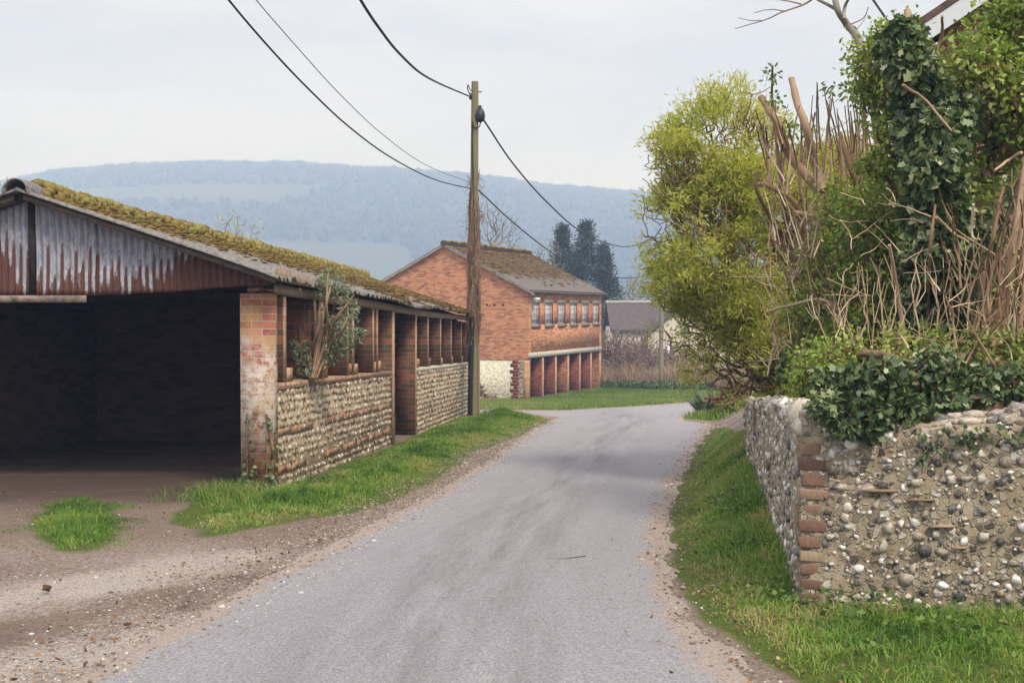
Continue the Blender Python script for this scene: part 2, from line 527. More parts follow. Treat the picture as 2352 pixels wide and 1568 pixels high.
M_flint = flintmat('knapped_flint', [(0, (.05, .05, .06)), (.2, (.14, .13, .13)), (.42, (.34, .295, .235)), (.7, (.52, .47, .40)), (1, (.85, .83, .82))])
M_flint_shed = flintmat('coursed_flint', [(0, (.09, .072, .056)), (.25, (.21, .165, .12)), (.5, (.35, .28, .20)), (.78, (.48, .41, .315)), (1, (.68, .63, .55))])
def mortarmat():
    m, nt, b = mat('lime_mortar', .97, .1)
    o = N(nt, 'TexCoord').outputs['Object']; n = noise(nt, o, 5, 5, .65); f = noise(nt, o, 60, 5, .75); g = noise(nt, o, 170, 3, .7)
    c = ramp(nt, math_(nt, 'ADD', math_(nt, 'MULTIPLY', n, .55), math_(nt, 'MULTIPLY', f, .45)), [(.3, (.13, .105, .075)), (.42, (.30, .24, .165)), (.55, (.44, .365, .26)), (.72, (.56, .50, .40))])
    # broken flint packed through the mortar
    wv = N(nt, 'VectorMath', {0: o, 1: N(nt, 'VectorMath', {0: noise(nt, o, 18, 3, .6, 'Color'), 'Scale': .035}, operation='SCALE').outputs[0]}, operation='ADD').outputs[0]
    v1 = N(nt, 'TexVoronoi', {'Vector': wv, 'Scale': 26.0, 'Randomness': 1.0}); v2 = N(nt, 'TexVoronoi', {'Vector': wv, 'Scale': 26.0, 'Randomness': 1.0}, feature='DISTANCE_TO_EDGE')
    sel = N(nt, 'SeparateColor', {0: v1.outputs['Color']}); sc_ = ramp(nt, math_(nt, 'ADD', math_(nt, 'MULTIPLY', sel.outputs[0], .8), math_(nt, 'MULTIPLY', f, .25)), [(.1, (.07, .07, .075)), (.3, (.22, .19, .155)), (.55, (.40, .335, .25)), (.75, (.50, .45, .37)), (.95, (.72, .70, .67))])
    on = math_(nt, 'MULTIPLY', rng_map(nt, sel.outputs[1], .28, .34), rng_map(nt, v2.outputs[0], .05, .14))
    c = mixc(nt, on, c, sc_)
    hgt = math_(nt, 'ADD', math_(nt, 'MULTIPLY', on, .8), math_(nt, 'ADD', math_(nt, 'MULTIPLY', f, .6), math_(nt, 'MULTIPLY', g, .3)))
    nt.links.new(c, b.inputs['Base Color']); bump(nt, b, hgt, .018)
    return m


M_mortar = mortarmat()
M_mortar_shed = simple('grey_mortar', (.37, .295, .205), .95, .35, 18, .1, .01)
M_concrete = simple('pale_concrete', (.46, .43, .38), .9, .15, 9)
M_limestone = simple('weathered_coping', (.47, .43, .35), .95, .3, 14, .1, .015)
M_timber = simple('silvered_timber', (.27, .20, .15), .9, .35, 20, .15)
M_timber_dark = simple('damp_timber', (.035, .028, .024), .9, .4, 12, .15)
M_rendered = simple('cream_render', (.60, .55, .48), .9, .12, 4)
M_black = simple('black_plastic', (.02, .02, .024), .5, .2, 10, .4)
M_cable = simple('cable_sheath', (.025, .024, .026), .6, .2, 4)
M_whitepaint = simple('white_gloss_paint', (.66, .69, .74), .5, .08, 4, .4)
M_galv = simple('dull_steel', (.3, .3, .31), .5, .3, 12, .5)


def limewash():
    m, nt, b = mat('limewashed_flint', .95, .1)
    o = N(nt, 'TexCoord').outputs['Object']
    n = noise(nt, o, 9, 6, .7); sp = N(nt, 'SeparateXYZ', {0: o})
    c = mixc(nt, rng_map(nt, n, .35, .6), (.42, .38, .30), (.70, .66, .56))
    low = math_(nt, 'ADD', sp.outputs[2], math_(nt, 'MULTIPLY', n, .5))
    nt.links.new(c, b.inputs['Base Color']); bump(nt, b, N(nt, 'TexVoronoi', {'Vector': o, 'Scale': 9.0}).outputs[0], .04)
    return m


M_limewash = limewash()


def tin():
    """galvanised corrugated sheet; rust climbs each corrugation to its own height"""
    m, nt, b = mat('rusting_tin', .6, .4)
    uv = N(nt, 'UVMap', uv_map='sheet').outputs[0]          # u: metres across, v: metres above the sheet's lower edge
    sp = N(nt, 'SeparateXYZ', {0: uv}); u, v = sp.outputs[0], sp.outputs[1]
    ci = math_(nt, 'FLOOR', math_(nt, 'DIVIDE', u, .038))
    wn = N(nt, 'TexWhiteNoise', {'W': ci}, noise_dimensions='1D').outputs[0]
    ph = math_(nt, 'SINE', math_(nt, 'MULTIPLY', u, 2 * math.pi / .076))
    o = N(nt, 'Combine' + 'XYZ', {0: math_(nt, 'MULTIPLY', u, 14.0), 1: math_(nt, 'MULTIPLY', v, 4.0)}).outputs[0]
    n = noise(nt, o, 1.6, 6, .7); nf = noise(nt, uv, 45, 5, .7); nb = noise(nt, uv, 1.7, 2, .5)
    lim = math_(nt, 'ADD', math_(nt, 'MULTIPLY', wn, .26), math_(nt, 'MULTIPLY', rng_map(nt, ph, -.25, .35), .26))
    lim = math_(nt, 'ADD', lim, math_(nt, 'MULTIPLY', math_(nt, 'SUBTRACT', n, .5), .8))
    lim = math_(nt, 'ADD', lim, math_(nt, 'MULTIPLY', rng_map(nt, u, 1.15, .8), .34))        # the outer sheets have gone brown all over
    lim = math_(nt, 'ADD', lim, math_(nt, 'MULTIPLY', rng_map(nt, u, 2.6, 2.8), .18))
    lim = math_(nt, 'ADD', lim, math_(nt, 'MULTIPLY', math_(nt, 'SUBTRACT', nb, .5), .5))
    f = rng_map(nt, math_(nt, 'SUBTRACT', lim, v), -.06, .05)
    zinc = mixc(nt, rng_map(nt, n, .3, .7), (.17, .18, .225), (.40, .42, .50))
    zinc = mixc(nt, math_(nt, 'MULTIPLY', rng_map(nt, ph, .2, .9), .45), zinc, (.12, .115, .13))  # darker valleys paint the corrugation shading into the zinc colour
    vs = noise(nt, N(nt, 'CombineXYZ', {0: math_(nt, 'MULTIPLY', u, 40.0), 1: math_(nt, 'MULTIPLY', v, 2.2)}).outputs[0], 1.0, 5, .7)
    halo = rng_map(nt, math_(nt, 'ABSOLUTE', math_(nt, 'SUBTRACT', math_(nt, 'SUBTRACT', lim, v), -.07)), .09, .02)
    zinc = mixc(nt, math_(nt, 'MULTIPLY', halo, .35), zinc, (.62, .62, .66))
    rust = ramp(nt, math_(nt, 'ADD', math_(nt, 'MULTIPLY', nf, .6), math_(nt, 'MULTIPLY', nb, .4)), [(.2, (.05, .024, .022)), (.5, (.12, .042, .03)), (.75, (.20, .065, .036)), (1, (.32, .12, .06))])
    rust = mixc(nt, rng_map(nt, vs, .42, .66), rust, mixc(nt, nf, (.035, .022, .02), (.09, .045, .035)))
    rust = mixc(nt, math_(nt, 'MULTIPLY', rng_map(nt, vs, .40, .28), .6), rust, (.26, .22, .22))
    c = mixc(nt, f, zinc, rust)
    nt.links.new(c, b.inputs['Base Color'])
    nt.links.new(rng_map(nt, f, 0, 1, .25, 0), b.inputs['Metallic'])
    bump(nt, b, nf, .002)
    return m


M_tin = tin()


def asbestos():
    m, nt, b = mat('lichened_roof_sheet', .95, .1)
    o = N(nt, 'TexCoord').outputs['Object']
    n = noise(nt, o, 5, 6, .7); n2 = noise(nt, o, 22, 5, .7); t = attr(nt)
    g = mixc(nt, rng_map(nt, n2, .3, .7), (.075, .07, .065), (.30, .285, .27))
    mo = mixc(nt, n2, (.10, .06, .03), (.21, .135, .055))
    f = rng_map(nt, math_(nt, 'ADD', t, math_(nt, 'MULTIPLY', math_(nt, 'SUBTRACT', n, .5), 1.1)), .38, .6)
    nt.links.new(mixc(nt, f, g, mo), b.inputs['Base Color']); bump(nt, b, n2, .015)
    return m


M_roofsheet = asbestos()


def mossmat():
    m, nt, b = mat('roof_moss', 1.0, .05)
    o = N(nt, 'TexCoord').outputs['Object']
    n = noise(nt, o, 60, 4, .7); n2 = noise(nt, o, 2.2, 4, .6)
    v = math_(nt, 'ADD', math_(nt, 'MULTIPLY', attr(nt), .55), math_(nt, 'ADD', math_(nt, 'MULTIPLY', n, .3), math_(nt, 'MULTIPLY', n2, .25)))
    nt.links.new(ramp(nt, v, [(.15, (.06, .038, .02)), (.4, (.15, .095, .036)), (.62, (.235, .18, .058)), (.9, (.31, .295, .095))]), b.inputs['Base Color'])
    bump(nt, b, n, .02)
    return m


M_moss = mossmat()


def soil_mat():
    m, nt, b = mat('earth_and_grit', .95, .1)
    o = N(nt, 'TexCoord').outputs['Object']
    a = attr(nt, 'grass'); g = attr(nt, 'grit'); dk = attr(nt, 'damp')
    n = noise(nt, o, 2.2, 6, .65); n2 = noise(nt, o, 35, 5, .75); n3 = noise(nt, o, 130, 3, .7)
    dirt = mixc(nt, rng_map(nt, n2, .3, .72), (.13, .092, .074), (.31, .235, .20))
    grit = mixc(nt, rng_map(nt, math_(nt, 'ADD', math_(nt, 'MULTIPLY', n3, .5), math_(nt, 'MULTIPLY', noise(nt, o, 70, 3, .7), .5)), .38, .62), (.22, .175, .15), (.58, .52, .47))
    gf = rng_map(nt, math_(nt, 'ADD', g, math_(nt, 'MULTIPLY', math_(nt, 'SUBTRACT', n2, .5), .9)), .35, .7)
    c = mixc(nt, gf, dirt, grit)
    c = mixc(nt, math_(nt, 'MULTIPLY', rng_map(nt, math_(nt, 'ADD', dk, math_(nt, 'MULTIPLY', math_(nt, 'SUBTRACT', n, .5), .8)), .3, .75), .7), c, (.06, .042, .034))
    gr = mixc(nt, rng_map(nt, n2, .3, .7), (.05, .075, .016), (.12, .16, .035))
    gr = mixc(nt, rng_map(nt, n, .5, .7), gr, (.13, .13, .04))
    c = mixc(nt, rng_map(nt, math_(nt, 'ADD', a, math_(nt, 'MULTIPLY', math_(nt, 'SUBTRACT', n2, .5), .7)), .35, .6), c, gr)
    nt.links.new(c, b.inputs['Base Color']); bump(nt, b, math_(nt, 'ADD', n2, math_(nt, 'MULTIPLY', n3, .5)), .02)
    return m


def road_mat():
    m, nt, b = mat('worn_tarmac', .85, .25)
    o = N(nt, 'TexCoord').outputs['Object']
    e = attr(nt, 'edge'); mid = attr(nt, 'wheel'); al = attr(nt, 'along')
    n = noise(nt, o, 1.1, 5, .6); n2 = noise(nt, o, 28, 4, .7); n3 = noise(nt, o, 160, 3, .75)
    n4 = noise(nt, o, 75, 3, .7)
    gr_ = math_(nt, 'ADD', math_(nt, 'MULTIPLY', n3, .5), math_(nt, 'MULTIPLY', n4, .5))
    c = mixc(nt, rng_map(nt, gr_, .40, .60), (.155, .148, .158), (.385, .372, .398))
    c = mixc(nt, math_(nt, 'MULTIPLY', rng_map(nt, noise(nt, o, 38, 3, .8), .5, .66), .3), c, (.13, .125, .13))
    # the crown between the wheel paths is darker and streaked along the lane
    str_ = N(nt, 'CombineXYZ', {0: math_(nt, 'MULTIPLY', mid, 3.2), 1: math_(nt, 'MULTIPLY', al, .22)}).outputs[0]
    ns = noise(nt, str_, 1.7, 6, .68)
    c = mixc(nt, math_(nt, 'MULTIPLY', math_(nt, 'MULTIPLY', rng_map(nt, math_(nt, 'ABSOLUTE', mid), .75, .05), rng_map(nt, ns, .40, .62)), .62), c, mixc(nt, gr_, (.06, .056, .058), (.20, .19, .195)))
    c = mixc(nt, math_(nt, 'MULTIPLY', rng_map(nt, noise(nt, o, 7, 6, .75), .60, .75), .35), c, (.46, .44, .44))
    pt = noise(nt, o, .55, 3, .5, 'Fac', .6)
    c = mixc(nt, math_(nt, 'MULTIPLY', rng_map(nt, pt, .55, .58), .09), c, (.17, .163, .17))
    # grit swept to the sides
    f = rng_map(nt, math_(nt, 'ADD', e, math_(nt, 'ADD', math_(nt, 'MULTIPLY', math_(nt, 'SUBTRACT', n2, .5), .9), math_(nt, 'MULTIPLY', math_(nt, 'SUBTRACT', n, .5), .7))), .45, .8)
    grit = mixc(nt, rng_map(nt, gr_, .36, .64), (.15, .115, .095), (.46, .39, .345))
    c = mixc(nt, f, c, grit)
    # a few fine cracks across the lane
    vo = N(nt, 'TexVoronoi', {'Vector': N(nt, 'VectorMath', {0: o, 1: N(nt, 'VectorMath', {0: noise(nt, o, 2.5, 3, .6, 'Color'), 'Scale': .5}, operation='SCALE').outputs[0]}, operation='ADD').outputs[0], 'Scale': .28}, feature='DISTANCE_TO_EDGE').outputs[0]
    c = mixc(nt, math_(nt, 'MULTIPLY', rng_map(nt, vo, .0025, .001), .22), c, (.08, .075, .07))
    nt.links.new(c, b.inputs['Base Color']); bump(nt, b, math_(nt, 'ADD', n3, math_(nt, 'MULTIPLY', n2, .5)), .006)
    return m


# ------------------------------------------------------------------ ground, road, hill
def set_attr(o, **kw):
    for k, v in kw.items():
        a = o.data.attributes.new(k, 'FLOAT', 'POINT'); a.data.foreach_set('value', np.asarray(v, np.float32).ravel())


def grid_faces(ni, nj):
    i, j = np.meshgrid(np.arange(ni - 1), np.arange(nj - 1), indexing='ij'); a = (i * nj + j).ravel()
    return np.stack([a, a + nj, a + nj + 1, a + 1], 1)


VERGE_L = [tuple(G(*p)) for p in [(420, 1200), (480, 1232), (700, 1192), (800, 1182), (885, 1158), (1000, 1105), (1060, 1060), (1100, 1035), (1180, 1005), (1265, 966), (1200, 950), (1097, 950), (1060, 957)]] + [(-1.1, 24.5), (-1.75, 17.9), (-2.4, 11.75), (-2.8, 11.7), tuple(G(440, 1160))]
ISLAND = [tuple(G(*p)) for p in [(75, 1240), (60, 1205), (110, 1165), (190, 1152), (260, 1162), (292, 1195), (270, 1240), (200, 1268), (120, 1268)]]
VERGE_R = [tuple(p + np.array([.0, 0])) for p in Redge[3:-1]] + [(3.75, 22.3), (3.9, 21), (3.0, 14.5), (2.52, 12.2), (1.5, 5.85), (2.6, 5.45), (4, 5.1), (4, 3.6), (1.35, 3.6)]
LAWN = [tuple(G(*p)) for p in [(980, 938), (1290, 941), (1450, 932), (1560, 924), (1600, 920), (1640, 908), (1640, 893), (1560, 893), (1380, 888), (1330, 896), (1290, 905), (1215, 915), (1190, 905), (1097, 905), (980, 905)]]
BANK_R = [(3.75, 24.2), (4.2, 23.6), (5.5, 22), (9, 27), (9.2, 37), (7.2, 36.5), (5.0, 30), (4.4, 26)]

xs = np.concatenate([-np.geomspace(9, 700, 34)[::-1], np.arange(-8.9, 6.0, .11), np.geomspace(6, 700, 36)])
ys = np.concatenate([np.array([-60, -30, -15, -8, -4, -1, 1, 2.2]), np.arange(3.2, 16, .12), np.arange(16, 30, .28), np.arange(30, 60, .7), np.geomspace(60, 520, 30)])
gx, gy = np.meshgrid(xs, ys, indexing='ij')
gz = ground_z(gx, gy)
# keep the ground a little under the road sheet
sr = sdf_poly(gx, gy, ROAD)
gz = gz - 0.03 * (sr < -.12)
gmb = MB(); gmb.add(np.stack([gx, gy, gz], -1).reshape(-1, 3), grid_faces(len(xs), len(ys)))
M_soil = soil_mat()
ground = gmb.build('ground', M_soil, smooth=True); tag(ground, kind='structure')


def inside(poly, x, y, soft=.15):
    return 1 - smoothstep(-soft, soft, sdf_poly(x, y, poly))


wob = (fbm(gx * 2.1, gy * 2.1, 5) - .5) * .5
gr = np.maximum.reduce([inside(VERGE_L, gx + wob * .6, gy + wob * .6, .2), inside(ISLAND, gx + wob * .4, gy + wob, .25), inside(VERGE_R, gx + wob * .3, gy, .15), inside(LAWN, gx + wob, gy + wob, .4), .55 * inside(BANK_R, gx, gy, .3)])
gr = np.maximum(gr, smoothstep(44, 50, gy))
gr = np.maximum(gr, smoothstep(-14, -20, gx)); gr = np.maximum(gr, smoothstep(2, 3, gx - xr(gy)) * (gy < 22))
def seg_d(x, y, a, b):
    a = np.array(a); e = np.array(b) - a; t = np.clip(((x - a[0]) * e[0] + (y - a[1]) * e[1]) / (e @ e), -.4, 1.0)
    return np.hypot(x - a[0] - t * e[0], y - a[1] - t * e[1])


wb = (fbm(gx * 3.5, gy * 2.2, 15) - .5) * .75
white = np.exp(-((seg_d(gx, gy, (-3.5, 4.7), (-1.95, 7.5)) + wb) / .34) ** 2) + .8 * np.exp(-((seg_d(gx, gy, (-2.3, 4.4), (-1.2, 6.1)) + wb) / .3) ** 2)
brown = np.exp(-((seg_d(gx, gy, (-2.75, 4.9), (-1.35, 6.95)) + wb) / .17) ** 2)
grit = np.clip(.42 + .26 * white * (gx < 0) - .5 * brown + .3 * (fbm(gx * .9, gy * .9, 9) - .4), 0, 1)
grit = grit * (1 - .6 * smoothstep(7.6, 9.5, gy) * (gx < 0))
grit = np.where(sr < .3, np.maximum(grit, .40), grit)
damp = smoothstep(10.4, 11.6, gy - .1 * gx) * (gx < -2.4) * (gy < 28) * .5 + .28 * smoothstep(7.0, 9.5, gy + .3 * gx + 1) * (gx < -1.5) * (gy < 13) + .45 * brown * (gx < -1.2) + .3 * smoothstep(.3, .0, sr - .12) * (sr > .1) * (gx > 0)  # first term paints the shed's inner shade on its floor; the rest is brown soil
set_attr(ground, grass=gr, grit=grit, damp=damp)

rx = np.concatenate([np.arange(-4.2, 4.6, .1), np.arange(4.6, 25, .5)]); ry = np.concatenate([np.arange(-8, 3, .5), np.arange(3, 26, .12), np.arange(26, 49, .3)])
qx, qy = np.meshgrid(rx, ry, indexing='ij')
jit = (fbm(qx * 3, qy * 3, 21) - .5) * .22
sd_ = sdf_poly(qx, qy, ROAD) + jit
keep = sd_ < .1
ff = grid_faces(len(rx), len(ry)); ok = keep.ravel()[ff].all(1); ff = ff[ok]
used = np.unique(ff); remap = np.full(qx.size, -1); remap[used] = np.arange(len(used))
rz = R(qy) + 0.012 - .03 * smoothstep(-.05, .1, sd_) + .02 * smoothstep(-.1, -1.2, sd_)
RV = np.stack([qx, qy, rz], -1).reshape(-1, 3)[used]
road = MB().add(RV, remap[ff]).build('road', road_mat(), smooth=True); tag(road, kind='structure')
cxr = (xl(qy) + xr(qy)) / 2
edge = smoothstep(-.38, .0, sd_) * np.where(qy > 24, .8, 1.0)
edge = np.maximum(edge, np.where(qy > 25.5, .35, 0) * (qx < 1.5))
set_attr(road, edge=edge.ravel()[used], wheel=((qx - cxr) / 1.3).ravel()[used], along=qy.ravel()[used])

# chalk hill across the valley
ridge_px = [-900, -300, 0, 70, 150, 300, 480, 700, 900, 1130, 1250, 1480, 1700, 2400, 3200]
ridge_py = [500, 468, 434, 412, 397, 388, 380, 383, 392, 412, 430, 446, 470, 520, 560]
hp = np.linspace(-900, 3200, 240); hd = np.concatenate([np.linspace(330, 1100, 60), np.linspace(1112, 1500, 14)])
hpx, hdd = np.meshgrid(hp, hd, indexing='ij')
hx = (hpx - CX) / F * hdd
top = (HOR - np.interp(hpx, ridge_px, ridge_py)) / F * 1100 - 6
t_ = np.clip((hdd - 330) / 770, 0, 1)
prof = .12 * t_ + .88 * smoothstep(.22, 1.0, t_)
hz = EYE - 7 + (top + 7) * prof + 5 * (fbm(hx / 120, hdd / 120, 31) - .5) * smoothstep(350, 600, hdd)
hz = np.where(hdd > 1100, hz - (hdd - 1100) * .12, hz)
hm, hnt, hb = mat('downland', .95, .05)
ho = N(hnt, 'TexCoord').outputs['Object']
hn = noise(hnt, ho, .05, 4, .6)
wood_a = attr(hnt, 'wood')
hnt.links.new(mixc(hnt, rng_map(hnt, wood_a, .4, .6), mixc(hnt, hn, (.05, .058, .038), (.075, .08, .055)), mixc(hnt, hn, (.02, .022, .018), (.035, .035, .026))), hb.inputs['Base Color'])
hill = MB().add(np.stack([hx, hdd, hz], -1).reshape(-1, 3), grid_faces(len(hp), len(hd))).build('hill', hm, smooth=True); tag(hill, kind='structure')


def wood_mask(px, d):
    py = 710 - 0 * px
    n = fbm(px / 420, d / 300, 44)
    f1 = smoothstep(830, 860, d) * (1 - smoothstep(900, 915, d + 0.02 * (px - 400))) * (px < 700 + (d - 850))
    f2 = smoothstep(600, 640, d) * (1 - smoothstep(700, 760, d)) * smoothstep(1000, 900, px) 
    return np.clip(1 - f1 - f2 + (n - .5) * .3, 0, 1)


wm = wood_mask(hpx, hdd); set_attr(hill, wood=wm)


def hill_at(px, d):
    t = np.clip((d - 330) / 770, 0, 1); tp = (HOR - np.interp(px, ridge_px, ridge_py)) / F * 1100 - 6
    z = EYE - 7 + (tp + 7) * (.12 * t + .88 * smoothstep(.22, 1.0, t)); x = (px - CX) / F * d
    z = z + 5 * (fbm(x / 120, d / 120, 31) - .5) * smoothstep(350, 600, d)
    return np.stack([x, d, np.where(d > 1100, z - (d - 1100) * .12, z)], -1)


n = 9000
wpx = rng.uniform(-200, 1700, n); wd = np.where(rng.random(n) < .32, rng.uniform(1060, 1105, n), rng.uniform(420, 1090, n))
kp = wood_mask(wpx, wd) > .55; wpx = wpx[kp]; wd = wd[kp]
wp = hill_at(wpx, wd); hgt = rng.uniform(3.0, 6.5, len(wp)); hgt = hgt * (1 + .5 * (fbm(wpx / 30, wd / 500, 8) - .3))
wmb = MB()
blobs(wmb, wp + np.stack([0 * hgt, 0 * hgt, hgt * .4], -1), np.stack([hgt * .55, hgt * .55, hgt * .62], -1), rng.random(len(wp)), .3)
# feathery twigs above the skyline
ri = np.where(wd > 1040)[0]; ri = np.repeat(ri, 12)
base = wp[ri] + np.stack([rng.normal(0, 2.0, len(ri)), rng.normal(0, 2, len(ri)), hgt[ri] * .75], -1)
leaves(wmb, base, np.stack([rng.normal(0, .35, len(ri)), rng.normal(0, .3, len(ri)), np.ones(len(ri))], -1), rng.uniform(1.2, 4.2, len(ri)), rng.uniform(.3, .9, len(ri)), LANCE, rng.random(len(ri)))
M_farwood = leafmat('winter_wood', [(0, (.018, .02, .017)), (1, (.034, .032, .025))], 0, .9, .05)
wood = wmb.build('woodland', M_farwood); tag(wood, 'far bare woodland covering the hazy blue hill and its skyline', 'woodland', kind='stuff')

# ------------------------------------------------------------------ haze
hzm = bpy.data.materials.new('haze_air'); hzm.use_nodes = True; hn_ = hzm.node_tree; hn_.nodes.clear()
pv = N(hn_, 'VolumePrincipled', {'Color': (.39, .55, .93), 'Absorption Color': (1, 1, 1), 'Density': 0.0018, 'Anisotropy': .1})   # air scatters blue most, absorbs nothing
ho_ = N(hn_, 'OutputMaterial'); hn_.links.new(pv.outputs[0], ho_.inputs['Volume'])
haze = MB().box(-1900, 1900, -300, 1700, -20, 168).build('haze', hzm); tag(haze, 'pale blue haze filling the valley', 'haze', kind='stuff')

exec_parts = []
# ------------------------------------------------------------------ open shed
SA = math.radians(6.0)
SO = P(628, 1140, 11.55)
shed = empty('open_shed', SO, math.pi / 2 - SA)
tag(shed, 'long low shed with rusty corrugated tin gable, mossy roof and flint side wall', 'shed')
SH = -0.0308
TR = 2.57; LEN = 14.7


def sh(mb, name, m, parent=shed, uv=True, smooth=False, shear=SH):
    return mb.build(name, m, parent, uv=uv, shear=shear, smooth=smooth)


# front pier and the posts between the openings
sh(MB().box(0, .16, 0, .34, -.15, 2.08), 'front_pier', M_brick_pier)
fb = MB()
for k in range(14):   # loose bricks and rubble on top of the pier
    c = np.array([[rng.uniform(.0, .3), rng.uniform(0.02, .25), 2.11 + rng.uniform(0, .05)]])
    blobs(fb, c, np.array([[.05, .07, .03]]) * rng.uniform(.5, 1.1), rng.random(), .25)
sh(fb, 'loose_rubble', simple('broken_brick', (.25, .16, .11), .9, .4, 18), uv=False)
posts = [(.36, .47), (1.50, 1.60), (1.80, 1.90), (3.02, 3.12), (3.32, 3.42), (4.50, 4.60), (4.74, 4.84), (7.74, 7.86), (8.87, 8.98), (10.19, 10.30), (11.50, 11.61), (12.88, 12.99), (14.2, 14.31)]
for k, (a, b) in enumerate(posts):
    j = rng.uniform(-.006, .006)
    o = sh(MB().box(a, b, .0 + j, .33, 1.158, 2.06), 'brick_post', M_brick_dark)
    sh(MB().box(a + .004, b - .004, -.006 + j, -.001 + j, 1.158, 2.06), 'lit_post_face', M_brick_edge, o)  # thin pale sheet paints the lit roadside end of the post
    st = MB().box(b + .001, b + .24, .005, .11, 1.158, 1.158 + rng.choice([.14, .15, .16]))
    sh(st, 'stepped_brick', M_brick_edge if rng.random() < .5 else M_brick_shed)
o = sh(MB().box(5.76, 5.95, -.008, .33, -.15, 2.06), 'door_pier', M_brick_dark)
sh(MB().box(5.765, 5.945, -.016, -.0085, -.15, 2.06), 'lit_post_face', M_brick_edge, o)
o = sh(MB().box(7.62, 7.735, -.01, .32, -.2, 2.06), 'door_pier', M_brick_dark)
sh(MB().box(7.628, 7.728, -.016, -.0105, -.2, 2.06), 'lit_post_face', M_brick_edge, o)


def flint_panel(s0, s1, h0, h1, courses, lace, seedtint=0.0):
    core = MB().box(s0, s1, .012, .33, h0, h1)
    sh(core, 'wall_core', M_mortar_shed)
    mb = MB(); pos = []; rad = []; tin_ = []
    h = h0
    while h < h1 - .02:
        ch = rng.uniform(.075, .095)
        if any(a - .02 < h + ch / 2 < b + .02 for a, b in lace):
            ch = .075
        s = s0 + rng.uniform(0, .05)
        inl = any(a - .02 < h + ch / 2 < b + .02 for a, b in lace)
        while s < s1 - .02:
            wd_ = rng.uniform(.03, .07)
            if inl and rng.random() < .6: s += wd_; continue
            pos.append((s + wd_ / 2, .012 + rng.uniform(-.008, .014), h + ch / 2 + rng.uniform(-.014, .014)))
            rad.append((wd_ * rng.uniform(.38, .6), rng.uniform(.010, .027), ch * rng.uniform(.3, .52))); 
            tt = .52 + .5 * (float(fbm(np.array([s * 1.1]), np.array([h * 2.2]), 77)[0]) - .45) + rng.normal(0, .27) + seedtint
            tin_.append(np.clip(tt, 0, 1)); s += wd_
        h += ch
    blobs(mb, np.array(pos), np.array(rad), np.array(tin_), .36)
    sh(mb, 'flint_facing', M_flint_shed, uv=False)
    for a, b in lace:
        q = s0 + .002; mb = MB()
        while q < s1 - .1:      # bricks on edge, some missing or replaced by flint
            q2 = min(q + rng.uniform(.25, .9), s1 - .002)
            if rng.random() < .9: mb.box(q, q2, .002 + rng.uniform(-.004, .004), .011, a + rng.uniform(-.006, .006), b + rng.uniform(-.006, .006))
            q = q2 + rng.uniform(.0, .12)
        sh(mb, 'lacing_brick', M_soldier)


flint_panel(.165, 5.755, -.15, 1.085, 12, [(.60, .675), (.21, .285)])
sh(MB().box(.165, 5.755, -.004, .34, 1.085, 1.157), 'sill_course', M_soldier)
flint_panel(7.74, LEN - .1, -.3, 1.09, 12, [], -.05)
sh(MB().box(7.74, LEN - .1, .0, .33, 1.09, 1.157), 'sill_course', M_limestone)

# timber wall plate with a slight sag
mb = MB(); ss = np.linspace(.0, LEN - .1, 60)
sag = lambda s: -.035 * np.exp(-((s - 6.6) / 2.2) ** 2) - .02 * np.sin(s * .8) * (s > 2)
for a, b in zip(ss[:-1], ss[1:]):
    za, zb = 2.06 + float(sag(a)) + .02, 2.06 + float(sag(b)) + .02
    v = [(a, -.015, za), (b, -.015, zb), (b, .12, zb), (a, .12, za), (a, -.015, za + .10), (b, -.015, zb + .10), (b, .12, zb + .10), (a, .12, za + .10)]
    mb.add(v, [(0, 3, 2, 1), (4, 5, 6, 7), (0, 1, 5, 4), (2, 3, 7, 6)])
sh(mb, 'wall_plate', M_timber)
# split eaves board hanging at the near end
mb = MB()
v = [(-.18, -.10, 2.20), (2.6, -.10, 2.185), (2.6, -.075, 2.185), (-.18, -.075, 2.2), (-.18, -.12, 2.33), (2.6, -.11, 2.255), (2.6, -.085, 2.255), (-.18, -.095, 2.33)]
mb.add(v, [(0, 3, 2, 1), (4, 5, 6, 7), (0, 1, 5, 4), (2, 3, 7, 6), (0, 4, 7, 3), (1, 2, 6, 5)])
sh(mb, 'eaves_board', M_timber)

# gable of corrugated tin
hr = lambda t: 2.235 + .83 * (1 - np.abs(np.asarray(t) - TR) / TR)
hbot = lambda t: np.interp(t, [-.1, .3, 1.2, 1.86, 6], [2.17, 2.15, 2.085, 2.055, 2.05])


def tin_sheet(t0, t1, s):
    ts = np.arange(t0, t1, .0095); K = 14
    V = np.zeros((len(ts), K, 3)); U = np.zeros((len(ts), K, 2))
    wav = .013 * np.sin(ts / .076 * 2 * math.pi)
    bot = hbot(ts) + .012 * (vnoise(ts * 9, ts * 0, 4) - .5)
    for k in range(K):
        f = k / (K - 1)
        V[:, k, 0] = s + wav + .006 * np.sin(f * 7 + ts * 2); V[:, k, 1] = ts; V[:, k, 2] = bot + (np.maximum(hr(ts) + .02, bot + .02) - bot) * f
        U[:, k, 0] = ts; U[:, k, 1] = V[:, k, 2] - bot
    mb = MB().add(V.reshape(-1, 3), grid_faces(len(ts), K))
    o = sh(mb, 'tin_sheet', M_tin, uv=False, smooth=True)
    l = o.data.uv_layers.new(name='sheet'); idx = np.zeros(len(o.data.loops), np.int32); o.data.loops.foreach_get('vertex_index', idx)
    l.data.foreach_set('uv', U.reshape(-1, 2)[idx].astype(np.float32).ravel())
    solidify(o, .003)


